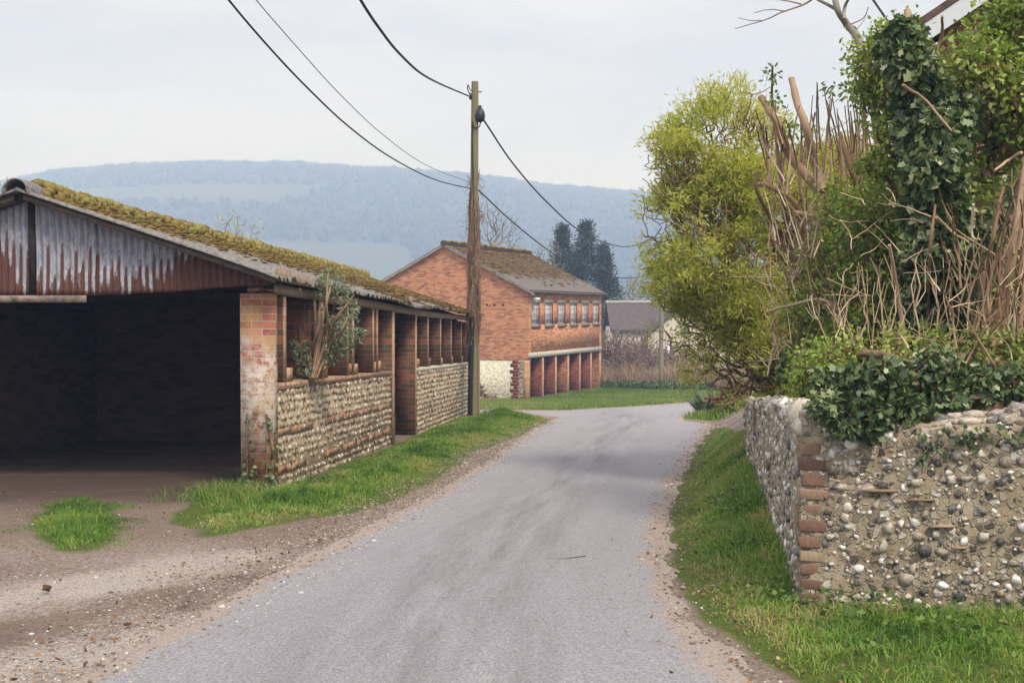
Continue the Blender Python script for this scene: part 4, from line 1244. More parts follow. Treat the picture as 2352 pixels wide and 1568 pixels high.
cable('overhead_cable', [(1079, 222), (985, 180), (920, 126), (868, 61), (828, 0), (790, -70)], 24.2, 11.5, .017, 'thick black cable rising from the bracket at the top of the wooden pole')
cable('overhead_cable', [(1084, 434), (1000, 413), (900, 363), (800, 290), (700, 196), (610, 100), (525, 0), (470, -75)], 24.2, 10.5, .011, 'black cable sagging from halfway up the pole over the shed roof')
cable('overhead_cable', [(1082, 420), (980, 380), (880, 310), (780, 216), (680, 106), (588, 0), (530, -75)], 24.35, 11, .005, 'very thin grey wire running above the black cable over the shed')
cable('overhead_cable', [(1111, 276), (1180, 378), (1260, 468), (1340, 535), (1425, 566), (1480, 558), (1517, 545)], 24.2, 55, .019, 'cable hanging from the drum on the pole across to the far pole')
cable('overhead_cable', [(1099, 437), (1180, 512), (1260, 575), (1330, 615), (1395, 634), (1450, 638), (1519, 630)], 24.3, 55.1, .016, 'lower cable dropping past the barn roof behind the wooden pole')
c5 = MB().pipe(spline([P(1985, -30, 13.5), P(2030, 36, 13), P(2075, 100, 12.6), P(2150, 180, 12.4)], 6), .014, 6).build('house_cable', M_cable, loc=P(2030, 36, 13))
tag(c5, 'dark cable slanting down into the ivy beside the house gable', 'cable')

fp = P(1518, 893, 55); fp[2] = float(R(55))
pole2 = empty('distant_pole', fp); tag(pole2, 'slim grey-green pole standing in the dry scrub beyond the lane', 'utility pole')
M_pole2 = barkmat('grey_pole', [(.1, (.16, .15, .10)), (.9, (.30, .28, .20))], 6)
MB().pipe([(0, 0, -.2), (.02, 0, 4), (.0, 0, 7.4)], [.12, .105, .085], 10).build('shaft', M_pole2, pole2)
MB().pipe([(-.12, 0, 7.0), (.14, 0, 7.0)], .03, 6).build('bolt', M_black, pole2)

# ------------------------------------------------------------------ house and cottage
hs0 = P(2152, 500, 13.0)
house = empty('brick_house', (hs0[0], 13.0, EYE - 1.0), math.radians(-22)); tag(house, 'red brick house gable with white bargeboard rising behind the ivy', 'house')
ez = float(P(2140, 62, 13)[2]) - (EYE - 1.0)
M_brick_house = brickmat('soft_red_house_brick', [(0, (.13, .05, .04)), (.4, (.25, .085, .06)), (.7, (.34, .13, .09)), (1, (.42, .24, .16))], (.42, .37, .30), None, .25)
MB().prism([(0, -1), (5.6, -1), (5.6, ez), (2.8, ez + 1.75), (0, ez)], 'y', 0, 6).build('wall', M_brick_house, house, uv=True)
sl = 1.75 / 2.8
M_tile = simple('dark_roof_tile', (.12, .075, .06), .9, .35, 12)
rf = MB()
for sg in (0, 1):
    q = [(-.35, ez - .35 * sl + .06), (2.8, ez + 1.75 + .06), (2.8, ez + 1.75 + .15), (-.35, ez - .35 * sl + .15)]
    if sg: q = [(5.6 - a, b) for a, b in q]
    rf.prism(q, 'y', -.36, 6.2)
hr_ = rf.build('roof', M_tile, house, uv=True)
for sg in (0, 1):
    q = [(-.33, ez - .33 * sl - .16), (2.8, ez + 1.75 - .14), (2.8, ez + 1.75 + .055), (-.33, ez - .33 * sl + .055)]
    if sg: q = [(5.6 - a, b) for a, b in q]
    MB().prism(q, 'y', -.352, -.32).build('barge_board', M_whitepaint, house)
MB().box(-.46, -.33, -.34, 6, ez - .33, ez - .22).build('gutter', M_black, house)
MB().box(-.32, -.005, -.318, 6, ez - .27, ez - .245).build('soffit', M_whitepaint, house)
MB().box(.9, 2.0, -.04, -.002, ez - 3.3, ez - 2.0).build('window', M_glass, house)

cb = P(1405, 800, 74); cott = empty('distant_cottage', (cb[0], 74, float(R(74)))); tag(cott, 'distant cream cottage with purple-brown tiled roof beyond the dry scrub', 'cottage')
bz = float(R(74)); rz1 = float(P(1400, 694, 74)[2]) - bz; rz0 = float(P(1400, 752, 74)[2]) - bz
M_ctile, cnt_, cb_ = mat('purple_roof_tile', .9, .1)
cuv = N(cnt_, 'UVMap', uv_map='uv').outputs[0]
cbr = N(cnt_, 'TexBrick', {'Vector': cuv, 'Color1': (.07, .055, .056), 'Color2': (.125, .096, .096), 'Mortar': (.045, .035, .037), 'Scale': 1.0, 'Mortar Size': .01, 'Brick Width': .25, 'Row Height': .14})
cnt_.links.new(mixc(cnt_, noise(cnt_, cuv, 3, 4, .6), cbr.outputs[0], (.11, .09, .088)), cb_.inputs['Base Color'])
MB().box(.15, 9, 1.6, 7, -.5, rz0).build('wall', M_rendered, cott)
rf = MB(); rf.prism([(1.3, rz0 - .15), (4.3, rz1), (7.3, rz0 - .15), (7.3, rz0 - .3), (4.3, rz1 - .18), (1.3, rz0 - .3)], 'x', 0, 9.2)
co = rf.build('roof', M_ctile, cott, uv=True)
MB().pipe([(-.05, 4.3, rz1 + .02), (9.25, 4.3, rz1 + .02)], .12, 8).build('ridge_tile', simple('pale_ridge', (.34, .31, .29), .9), co)
MB().prism([(2.4, -.5), (7.4, -.5), (7.4, rz0 - .55), (4.9, rz1 - .1), (2.4, rz0 - .55)], 'y', .2, 4.2).build('wing', M_rendered, cott, uv=True)
MB().prism([(2.2, rz0 - .72), (2.2, rz0 - .58), (4.9, rz1 + .1), (7.6, rz0 - .58), (7.6, rz0 - .72), (4.9, rz1 - .08)], 'y', .05, 4.3).build('wing_roof', M_ctile, cott, uv=True)
MB().box(3.2, 4.1, .17, .199, rz0 - 2.2, rz0 - 1.1).build('window', M_glass, cott)

# ------------------------------------------------------------------ grass and litter
def blades(mb, x, y, h, wd, lean=.5, tint=None, zoff=-.01):
    n = len(x); z = ground_z(x, y) + zoff
    a = rng.uniform(0, 2 * math.pi, n); dx, dy = np.cos(a), np.sin(a); ln = rng.random(n) * lean * h
    b = rng.uniform(0, 2 * math.pi, n); lx, ly = np.cos(b) * ln, np.sin(b) * ln
    base = np.stack([x, y, z], -1); wv = np.stack([dx * wd, dy * wd, 0 * wd], -1) * .5
    mid = base + np.stack([lx * .35, ly * .35, h * .55], -1); tip = base + np.stack([lx, ly, h * (1 - .3 * (ln / (h + 1e-9)))], -1)
    V = np.stack([base - wv, base + wv, mid + wv * .7, mid - wv * .7, tip], 1).reshape(-1, 3)
    k = np.arange(n)[:, None] * 5
    t = np.repeat(tint if tint is not None else rng.random(n), 5)
    m0 = mb.n
    mb.add(V, k + np.array([0, 1, 2, 3]), t); mb.F.append(k + np.array([3, 2, 4]) + m0)
    return mb


def scatter(poly, dens, edge=.12, scale=2.0, seed=1, gap=0.0):
    poly = np.asarray(poly); x0, y0 = poly.min(0); x1, y1 = poly.max(0)
    n = int((x1 - x0 + .4) * (y1 - y0 + .4) * dens); x = rng.uniform(x0 - .2, x1 + .2, n); y = rng.uniform(y0 - .2, y1 + .2, n)
    w_ = (fbm(x * scale, y * scale, seed) - .5) * edge * 4
    k = sdf_poly(x + w_ * .5, y + w_, poly) + rng.normal(0, edge * .5, n) < 0
    if gap: k &= fbm(x * 3.3, y * 3.3, seed + 5) > gap
    return x[k], y[k]


M_grass = leafmat('meadow_grass', [(0, (.035, .08, .018)), (.3, (.09, .19, .034)), (.6, (.17, .30, .05)), (.82, (.27, .37, .075)), (.95, (.34, .32, .12)), (1, (.44, .35, .2))], .3, .6, .2)
M_lawn = leafmat('pale_lawn', [(0, (.10, .18, .03)), (.6, (.19, .27, .055)), (1, (.32, .31, .12))], .3, .6, .2)


def gtint(x, y, mu=.45, sd=.17, seed=50):
    return np.clip(mu + (fbm(x * 1.6, y * 1.6, seed) - .5) * 1.1 + (vnoise(x * 9, y * 9, seed + 3) - .5) * .35 + rng.normal(0, sd, len(x)), 0, 1)


mb = MB()
x, y = scatter(VERGE_L, 3200, .22, 2.2, 2)
dl = xl(y) - x; dw = np.clip(-sdf_poly(x, y, VERGE_L), 0, 1)
tall = smoothstep(.0, .9, dw) * (.5 + fbm(x * 1.4, y * 1.4, 12)) 
tuft = .5 + 1.0 * vnoise(x * 7, y * 7, 58)
kk = rng.random(len(x)) < .25 + .75 * smoothstep(0, .4, dw) + .5 * (vnoise(x * 5, y * 5, 65) - .4); x, y, dw, tall, tuft = x[kk], y[kk], dw[kk], tall[kk], tuft[kk]
h = (.025 + .10 * tall) * tuft * rng.uniform(.5, 1.3, len(x)); blades(mb, x, y, h, .005 + .0004 * y, 1.4, gtint(x, y, .68 - .30 * tall, .17))
# long tufts at the shed corner
n = 2200; x = rng.normal(-2.75, .24, n); y = rng.normal(11.15, .32, n); k = (x < -1.7); x = x[k]; y = y[k]
blades(mb, x, y, rng.uniform(.05, .21, len(x)), np.full(len(x), .0055), 1.7, gtint(x, y, .52, .30))
o = mb.build('grass', M_grass); tag(o, 'green grass verge between the flint shed wall and the lane', 'grass', kind='stuff')
mb = MB(); x, y = scatter(ISLAND, 4600, .26, 2.5, 3); dw = np.clip(-sdf_poly(x, y, ISLAND), 0, 1)
h = (.025 + .09 * smoothstep(0, .35, dw)) * (.5 + vnoise(x * 8, y * 8, 59)) * rng.uniform(.4, 1.3, len(x)); blades(mb, x, y, h, np.full(len(x), .007), 1.5, gtint(x, y, .36, .17))
o = mb.build('grass', M_grass); tag(o, 'small island of dark grass on the bare yard before the shed opening', 'grass', kind='stuff')
mb = MB(); x, y = scatter(VERGE_R, 5600, .16, 2.0, 4)
kk = (x - FA[0] - (y - FA[1]) * .161 < .0) | (y < 5.85 - (x - 1.5) * .29); x = x[kk]; y = y[kk]
kk = rng.random(len(x)) < np.clip(1.15 - y / 26, .35, 1); x = x[kk]; y = y[kk]
dw = np.clip(x - xr(y), 0, 1); tall = smoothstep(.05, .5, dw) * (.5 + fbm(x * 1.7, y * 1.7, 14))
tuft = .55 + .9 * vnoise(x * 11, y * 11, 57)
bare = (y < 5.6) & (fbm(x * 2.6, y * 2.6, 66) + .25 * smoothstep(5.3, 4.4, y) * smoothstep(2.4, 1.4, x) > .66) & (rng.random(len(x)) < .7); x, y, dw, tall, tuft = x[~bare], y[~bare], dw[~bare], tall[~bare], tuft[~bare]
kk = rng.random(len(x)) < .25 + .75 * smoothstep(0, .35, dw) + .5 * (vnoise(x * 6, y * 6, 64) - .4); x, y, dw, tall, tuft = x[kk], y[kk], dw[kk], tall[kk], tuft[kk]
h = (.02 + .05 * tall) * tuft * rng.uniform(.5, 1.4, len(x)); blades(mb, x, y, h, .0042 + .0005 * y, 1.6, gtint(x, y, .76 - .10 * tall, .16, 52))
o = mb.build('grass', M_grass); tag(o, 'bright grass bank below the flint garden wall', 'grass', kind='stuff')
mb = MB(); x, y = scatter(LAWN, 420, .3, .8, 6); h = rng.uniform(.05, .13, len(x)); blades(mb, x, y, h, np.full(len(x), .035), .8, gtint(x * .4, y * .4, .5, .18))
o = mb.build('grass', M_lawn); tag(o, 'flat pale lawn in front of the orange brick barn', 'grass', kind='stuff')
mb = MB(); x, y = scatter(BANK_R, 700, .2, 1.2, 7, .33); h = rng.uniform(.05, .22, len(x)); blades(mb, x, y, h, np.full(len(x), .022), .9, gtint(x, y, .7, .2))
o = mb.build('grass', M_grass); tag(o, 'straggly yellowing grass on the bank by the sword-leaved plant', 'grass', kind='stuff')

# low leafy weeds in the verges
M_weed = leafmat('verge_weed', [(0, (.05, .09, .03)), (.6, (.11, .19, .04)), (1, (.20, .28, .09))], .3, .5, .3)
mb = MB()
spots = [(1.75, 5.3, .35, 60), (2.2, 5.1, .4, 70), (1.6, 5.65, .22, 40), (2.8, 4.7, .4, 60), (1.3, 6.0, .2, 24), (1.85, 9.6, .2, 50), (1.75, 8.6, .18, 40), (2.2, 11.4, .25, 50), (1.95, 7.4, .14, 24), (1.5, 7.2, .14, 20), (-1.9, 12.2, .25, 50), (-2.2, 12.0, .15, 40), (-1.5, 14.5, .2, 40), (-1.35, 16.6, .2, 60), (-1.1, 18.4, .3, 90), (-.9, 20.2, .3, 80), (-.75, 22.3, .3, 70)]
for cx_, cy_, rd, n in spots:
    n = int(n * 2.2); x = rng.normal(cx_, rd * .6, n); y = rng.normal(cy_, rd * .6, n); z = ground_z(x, y) + rng.uniform(.02, .09, n)
    D = np.stack([rng.normal(0, 1, n), rng.normal(0, 1, n), rng.uniform(0, .7, n)], -1)
    leaves(mb, np.stack([x, y, z], -1), D, rng.uniform(.02, .045, n), rng.uniform(.014, .03, n), OVAL, np.clip(rng.normal(.5, .25, n), 0, 1), .6)
o = mb.build('weeds', M_weed); tag(o, 'low round-leaved weeds scattered through both grass verges', 'weeds', kind='stuff')

# fallen leaves and loose stones
M_litter = leafmat('fallen_leaf', [(0, (.06, .035, .022)), (.5, (.17, .095, .05)), (.85, (.34, .23, .13)), (1, (.5, .42, .3))], 0, .8, .2)
mb = MB(); n = 2300
y = rng.uniform(4, 23, n); side = rng.random(n) < .5
x = np.where(side, xr(y) + rng.normal(.15, .2, n), xl(y) - np.abs(rng.normal(.15, .3, n)))
x2 = rng.uniform(-6, -1.2, 500); y2 = rng.uniform(6.5, 11.3, 500); x = np.concatenate([x, x2]); y = np.concatenate([y, y2])
x3 = rng.normal(4.6, .5, 900); y3 = rng.normal(24.6, 1.3, 900); x = np.concatenate([x, x3]); y = np.concatenate([y, y3])
keep = sdf_poly(x, y, ROAD) > -.6; x = x[keep]; y = y[keep]; n = len(x)
leaves(mb, np.stack([x, y, ground_z(x, y) + .022], -1), np.stack([rng.normal(0, 1, n), rng.normal(0, 1, n), rng.normal(0, .25, n)], -1), rng.uniform(.012, .04, n), rng.uniform(.008, .024, n), OVAL, np.clip(rng.normal(.36, .2, n), 0, 1), 3)
o = mb.build('leaf_litter', M_litter); tag(o, 'brown fallen leaves drifted along the lane edges and yard', 'leaves', kind='stuff')
M_stone = leafmat('loose_stone', [(0, (.10, .08, .065)), (.5, (.26, .22, .19)), (1, (.6, .57, .53))], 0, .9, .2)
mb = MB(); n = 9000
y = rng.uniform(3.8, 23, n) ; side = rng.random(n) < .45
x = np.where(side & (rng.random(n) < .3), xr(y) + rng.normal(-.06, .10, n), xl(y) + rng.normal(-.15, .3, n))
x2 = rng.uniform(-6.5, -1, 6500); y2 = rng.uniform(4, 10.5, 6500); kk = rng.random(6500) < .08 + .75 * np.exp(-((y2 - 7.4 - .28 * x2) / .6) ** 2) ; x = np.concatenate([x, x2[kk]]); y = np.concatenate([y, y2[kk]])
keep = sdf_poly(x, y, ROAD) > -.45; x = x[keep]; y = y[keep]; n = len(x)
sz = rng.uniform(.002, .007, n) * (1 + (rng.random(n) < .03) * 1.1) * (1 + y * .02)
zz = np.maximum(ground_z(x, y), np.where(sdf_poly(x, y, ROAD) < 0.02, R(y) + .012, -99))
blobs(mb, np.stack([x, y, zz + .002], -1), np.stack([sz * 1.3, sz * 1.1, sz * .7], -1), np.clip(rng.normal(.5, .25, n), 0, 1), .25)
o = mb.build('gravel', M_stone); tag(o, 'loose gravel along the lane edges and across the yard', 'gravel', kind='stuff')


def rz_road(p):
    return R(p[1]) + .02


M_twig = barkmat('fallen_twig_bark', [(.1, (.07, .045, .035)), (.9, (.2, .13, .10))], 30)
def twig(pix, r, label):
    pts = [np.array([*G(*p), 0]) for p in pix]; pts = [np.array([p[0], p[1], rz_road(p) + r]) for p in pts]
    o = MB().pipe(spline(pts, 4), np.linspace(r, r * .5, 4 * (len(pts) - 1) + 1), 6).build('fallen_twig', M_twig, loc=pts[0]); tag(o, label, 'twig', 'twigs lying on the lane')
    return o


tw = twig([(1308, 1289), (1345, 1284), (1290, 1291), (1250, 1290), (1232, 1300), (1218, 1288)][::1], .0035, 'longest bent twig lying across the middle of the lane')
twig([(1055, 1505), (1072, 1513), (1078, 1508)], .006, 'short curved twig on the lane nearest the bottom edge')
twig([(1075, 1372), (1090, 1370), (1108, 1373)], .007, 'tiny dark twig lying between the two other lane twigs')
sp = G(108, 1363); sp3 = np.array([sp[0], sp[1], float(ground_z(*sp)) + .02])
mb = MB(); blobs(mb, np.array([[0, 0, .015]]), np.array([[.026, .023, .02]]), .1, .25, ICO2); o = mb.build('brown_clod', M_litter); o.location = sp3; tag(o, 'reddish brown clod lying on the whitish gravel of the yard', 'clod')

# ------------------------------------------------------------------ plants
def px_spheres(lst, Y):
    return [(P(a, b, Y + (c[1] if isinstance(c, tuple) else 0)), (c[0] if isinstance(c, tuple) else c) / F * Y) for a, b, c in lst]


def leafmass(mb, sph, n, L, W, shape, tint, shell=.25, droop=.3, out=1.0, sd=.2, nodes=None, per=1, spread=.05):
    if nodes is None:
        p = in_spheres(n, sph, shell)
    else:
        p = np.repeat(nodes, per, 0); p = p + rng.normal(0, spread, p.shape)
    cs = np.array([s_[0] for s_ in sph]); rs_ = np.array([s_[1] for s_ in sph])
    d = np.linalg.norm(p[:, None] - cs[None], axis=2) / rs_[None]; j = np.argmin(d, 1)
    o_ = p - cs[j]; o_ /= np.linalg.norm(o_, axis=1, keepdims=True) + 1e-9
    D = o_ * out + rng.normal(0, .6, p.shape); D[:, 2] -= droop
    m = len(p); tt = np.clip(tint + (fbm(p[:, 0] * 3 + p[:, 1], p[:, 2] * 3, 71) - .5) * .8 + rng.normal(0, sd, m), 0, 1)
    leaves(mb, p, D, rng.uniform(*L, m), rng.uniform(*W, m), shape, tt, .6)
    return p


M_twigbrown = barkmat('shrub_twig', [(.1, (.09, .055, .038)), (.5, (.20, .125, .085)), (.9, (.34, .24, .165))], 25)
M_barkgrey = barkmat('grey_bark', [(.1, (.11, .10, .085)), (.5, (.24, .22, .19)), (.9, (.38, .35, .31))], 10)
M_cut = barkmat('ruddy_cut_bark', [(.15, (.085, .055, .036)), (.4, (.21, .132, .082)), (.6, (.30, .20, .128)), (.9, (.44, .34, .235))], 22)
M_cane = barkmat('pale_dead_cane', [(.1, (.24, .15, .09)), (.45, (.44, .32, .21)), (.9, (.64, .54, .39))], 16)
M_yleaf = leafmat('yellow_green_leaf', [(0, (.17, .205, .032)), (.35, (.36, .40, .06)), (.7, (.52, .54, .10)), (1, (.64, .62, .22))], .5)
M_gleaf = leafmat('mid_green_leaf', [(0, (.05, .095, .018)), (.4, (.14, .225, .034)), (.75, (.27, .36, .06)), (1, (.42, .46, .14))], .3)
M_ivy = leafmat('ivy_leaf', [(0, (.022, .042, .018)), (.4, (.058, .10, .038)), (.68, (.13, .19, .065)), (.88, (.25, .30, .12)), (1, (.42, .44, .28))], .15, .42, .45)
M_grleaf = leafmat('grey_green_leaf', [(0, (.09, .13, .075)), (.5, (.20, .26, .16)), (1, (.38, .43, .32))], .25)

# 1 yellow-green shrub over the lane
shr = [(1545, 470, (62, .1)), (1550, 330, (50, 0)), (1535, 640, (50, .1)), (1645, 330, (125, 0)), (1570, 400, (95, -.3)), (1560, 520, (85, .2)), (1650, 470, (130, -.4)), (1585, 610, (95, -.2)), (1660, 600, (120, -.6)), (1625, 720, (105, 0)), (1700, 720, (120, -.5)), (1690, 820, (95, 0)), (1750, 400, (110, .3)), (1780, 560, (140, .2)), (1860, 640, (150, .6)), (1780, 800, (110, .1)), (1900, 450, (130, 1.0)), (1830, 400, (100, .2)), (1810, 500, (110, -.3)), (1900, 560, (120, -.2)), (1870, 740, (120, -.2)), (1960, 420, (90, .3)), (1700, 300, (90, .1)), (1600, 810, (62, -.1)), (1660, 850, (58, -.1)), (1725, 870, (60, 0)), (1565, 740, (55, .1)), (1780, 860, (70, .1))]
SP = px_spheres(shr, 12.6)
root = P(1790, 935, 12.9)
pts = in_spheres(4200, SP, .45); pts = pts + rng.normal(0, .085, pts.shape)
A, B, ra, rb, arr, pa, tips = grow(pts, root, .22, .0052, 2.3, .07)
sb = empty('yellow_green_shrub', root); tag(sb, 'tall rounded yellow-green shrub with narrow leaves leaning over the lane', 'shrub')
mb = MB(); mb.tubes(A, B, ra, rb, 4, rng.random(len(A)))
mb.build('branches', M_twigbrown, sb).location = tuple(-root)
pyz = lambda p: HOR - (p[:, 2] - EYE) / p[:, 1] * F
outer = np.min(np.linalg.norm(arr[:, None] - np.array([s_[0] for s_ in SP])[None], axis=2) / np.array([s_[1] for s_ in SP])[None], 1)
tuft = fbm(arr[:, 0] * 2.1 + arr[:, 1] * .9, arr[:, 2] * 2.4, 81, 3)
prob = smoothstep(.46, .58, tuft + .10 * (outer - .7) + .06 * (pyz(arr) < 430) - .03 * ((pyz(arr) > 430) & (pyz(arr) < 560))) * np.where(outer > .55, 1, .45) + .05
nd = arr[rng.random(len(arr)) < prob]
mb = MB(); leafmass(mb, SP, 0, (.05, .10), (.012, .021), LANCE, .62, nodes=nd, per=44, spread=.06, droop=-.3, out=.5)
mb.build('foliage', M_yleaf, sb).location = tuple(-root)

# 2 lopped shrub: stout cut limbs, whippy shoots, dead canes
def stems(mb, lst, Y, tint=None, cap=True):
    for pix, w0, w1 in lst:
        w0, w1 = w0 * .9, w1 * .85
        yy = Y + rng.uniform(-.15, .15); p = spline([P(a, b, yy + .12 * math.sin(i * 2.1)) for i, (a, b) in enumerate(pix)], 5)
        p = p + np.cumsum(rng.normal(0, .004, p.shape), 0) * .6
        kn = 1 + .16 * (vnoise(np.arange(len(p)) * .55, np.full(len(p), rng.uniform(0, 99)), 5) - .4) * (max(w0, w1) > 8)
        mb.pipe(p, np.linspace(w0, w1, len(p)) * kn / 2 / F * Y, 8, rng.random() if tint is None else tint, cap)


rl = P(1985, 900, 9.6); lop = empty('lopped_shrub', rl); tag(lop, 'hard-pruned shrub with thick ruddy cut limbs and pale dead canes', 'shrub')
mb = MB()
stems(mb, [([(2010, 900), (1985, 700), (1940, 540), (1880, 440), (1815, 360), (1790, 290), (1752, 225)], 40, 17), ([(1890, 440), (1872, 385), (1850, 300), (1826, 235), (1814, 182)], 26, 17),
           ([(2005, 880), (1975, 760), (1930, 645), (1870, 642), (1808, 640)], 24, 15), ([(1835, 640), (1818, 570), (1800, 470), (1785, 330), (1776, 240), (1774, 150)], 15, 6),
           ([(1835, 640), (1850, 560), (1830, 470), (1770, 430), (1738, 425)], 16, 12), ([(1960, 600), (1925, 520), (1870, 500), (1830, 490)], 15, 11), ([(1820, 600), (1790, 540), (1740, 440), (1738, 395)], 11, 8),
           ([(2040, 700), (2000, 520), (1960, 400), (1930, 300)], 22, 12), ([(1960, 400), (1985, 330), (1978, 200)], 12, 6)], 9.6)
for k in range(54):
    x0 = rng.uniform(1755, 2010); y0 = rng.uniform(330, 470); tp = rng.uniform(185, 300) if x0 > 1840 else rng.uniform(230, 330)
    dxx = rng.uniform(-35, 30); stems(mb, [([(x0, y0), (x0 + dxx * .4, (y0 + tp) / 2), (x0 + dxx, tp)], rng.uniform(3, 7.5), rng.uniform(2, 4))], 9.6 + rng.uniform(-.5, .7))
mb.build('limbs', M_cut, lop).location = tuple(-rl)
mb = MB()
for k in range(46):
    b0 = (rng.uniform(1945, 2000), rng.uniform(740, 830)); a_ = rng.uniform(-2.3, -.7); l_ = rng.uniform(80, 250)
    e = (b0[0] + math.cos(a_) * l_, b0[1] + math.sin(a_) * l_); m_ = ((b0[0] + e[0]) / 2 + rng.normal(0, 10), (b0[1] + e[1]) / 2 + rng.normal(0, 10))
    stems(mb, [([b0, m_, e], rng.uniform(3, 8), rng.uniform(1.5, 3))], 8.9 + rng.uniform(-.3, .4))
for k in range(24):
    b0 = (rng.uniform(1760, 1960), rng.uniform(440, 860)); a_ = rng.uniform(0, 6.28); l_ = rng.uniform(40, 130)
    e = (b0[0] + math.cos(a_) * l_, b0[1] + math.sin(a_) * l_ * .7); m_ = ((b0[0] + e[0]) / 2 + rng.normal(0, 8), (b0[1] + e[1]) / 2 + rng.normal(0, 8))
    stems(mb, [([b0, m_, e], rng.uniform(2, 5), 1.5)], 9.2 + rng.uniform(-.4, .6))
stems(mb, [([(1955, 830), (1965, 760), (1985, 745)], 20, 10), ([(1760, 715), (1830, 695), (1900, 690), (1960, 760)], 7, 9), ([(2345, 345), (2290, 390)], 8, 7)][:2], 8.8)
for k in range(190):   # crowded upright whips
    x0 = rng.uniform(1755, 2060); y0 = rng.uniform(400, 880); l_ = rng.uniform(50, 200); a_ = rng.normal(-1.5, .42)
    stems(mb, [([(x0, y0), (x0 + math.cos(a_) * l_ * .5 + rng.normal(0, 4), y0 + math.sin(a_) * l_ * .5), (x0 + math.cos(a_) * l_, y0 + math.sin(a_) * l_)], rng.uniform(2, 4.5), rng.uniform(1.2, 2.2))], 9.3 + rng.uniform(-.6, .9), None, False)
mb.build('dead_canes', M_cane, lop).location = tuple(-rl)
TW = px_spheres([(1790, 420, 60), (1830, 520, 90), (1880, 620, 110), (1850, 760, 100), (1940, 720, 100), (1960, 420, 80), (1900, 330, 70), (1980, 300, 60), (1950, 560, 80)], 9.5)
p = in_spheres(480, TW, .7); A, B, ra, rb, *_ = grow(p, rl, .3, .0024, 2.4, .03)
MB().tubes(A, B, ra, rb, 4, rng.random(len(A))).build('branches', M_twigbrown, lop).location = tuple(-rl)
sprig = px_spheres([(1772, 170, 26), (1780, 230, 24), (1990, 215, 28), (1905, 200, 20), (1950, 215, 26), (1860, 300, 20), (1810, 300, 22)], 9.6)
mb = MB(); leafmass(mb, sprig, 260, (.03, .06), (.018, .03), OVAL, .3, .5)
mb.build('foliage', M_gleaf, lop).location = tuple(-rl)

# 3 ivy-clad tree
ri_ = P(2185, 980, 7.6); ivt = empty('ivy_clad_tree', ri_); tag(ivt, 'leaning tree trunk smothered in dark ivy with a bare cut top', 'tree')
mb = MB(); stems(mb, [([(2185, 1000), (2160, 760), (2140, 560), (2130, 400), (2120, 240), (2108, 150), (2090, 85), (2082, 28)], 62, 20), ([(2096, 110), (2094, 70), (2100, 40)], 18, 9), ([(2150, 480), (2210, 330), (2250, 200)], 22, 10), ([(2125, 270), (2080, 215), (2040, 150)], 16, 8), ([(2115, 180), (2160, 100), (2165, 40)], 12, 6)], 7.7)
mb.build('trunk', M_cut, ivt).location = tuple(-ri_)
IVS = px_spheres([(2175, 930, (85, 0)), (2160, 820, (95, -.1)), (2155, 710, (90, 0)), (2150, 600, (85, -.1)), (2150, 490, (80, 0)), (2145, 390, (75, -.1)), (2140, 300, (80, 0)), (2120, 220, (70, .1)), (2090, 150, (60, 0)), (2060, 110, (45, .1)), (2075, 60, (24, 0)), (2098, 75, (22, .1)), (2190, 260, (70, .2)), (2210, 560, (70, .2)), (2220, 760, (80, .2))], 7.6)
mb = MB(); leafmass(mb, IVS, 11500, (.025, .08), (.022, .07), IVY, .56, .3, .6, .7, .26)
mb.build('ivy', M_ivy, ivt).location = tuple(-ri_)

# 4 broad-leaved evergreen to the right, 5 lighter one reaching over the skyline
def bush(name, label, cat, root, lst, Y, n, leafspec, lm, tint, bm, nodes=500, shell=.3, tip=.004, per=None, spread=.05, droop=.2, out=.6):
    SPH = px_spheres(lst, Y); e = empty(name, root); tag(e, label, cat)
    p = in_spheres(nodes, SPH, .5); A, B, ra, rb, arr, pa, tips = grow(p, root, .25, tip, 2.35, .05)
    MB().tubes(A, B, ra, rb, 5, rng.random(len(A))).build('branches', bm, e).location = tuple(-np.asarray(root))
    mb = MB(); leafmass(mb, SPH, n, *leafspec, tint, shell, droop, out, nodes=arr[-nodes:] if per else None, per=per or 1, spread=spread)
    mb.build('foliage', lm, e).location = tuple(-np.asarray(root))
    return e


bush('evergreen_shrub', 'glossy bright green shrub filling the space below the house gable', 'shrub', P(2330, 900, 7.9),
     [(2250, 160, (85, 0)), (2330, 90, (110, .2)), (2345, 230, (90, 0)), (2290, 330, (75, .3)), (2200, 190, (60, .3)), (2230, 420, (60, .2)), (2370, 30, (80, .1))], 7.8, 0, ((.03, .06), (.02, .035), OVAL), M_gleaf, .72, M_twigbrown, 1100, per=9, spread=.055)
bush('privet_tree', 'small-leaved green bush reaching over the skyline beside the ivy trunk', 'bush', P(2090, 900, 8.4),
     [(2020, 130, (70, 0)), (1990, 190, (45, .1)), (2050, 210, (75, .1)), (2070, 90, (50, 0)), (2040, 300, (45, 0)), (2075, 400, (60, .1)), (2010, 380, (35, 0))], 8.3, 0, ((.025, .05), (.016, .028), OVAL), M_gleaf, .62, M_twigbrown, 700, per=8, spread=.045)
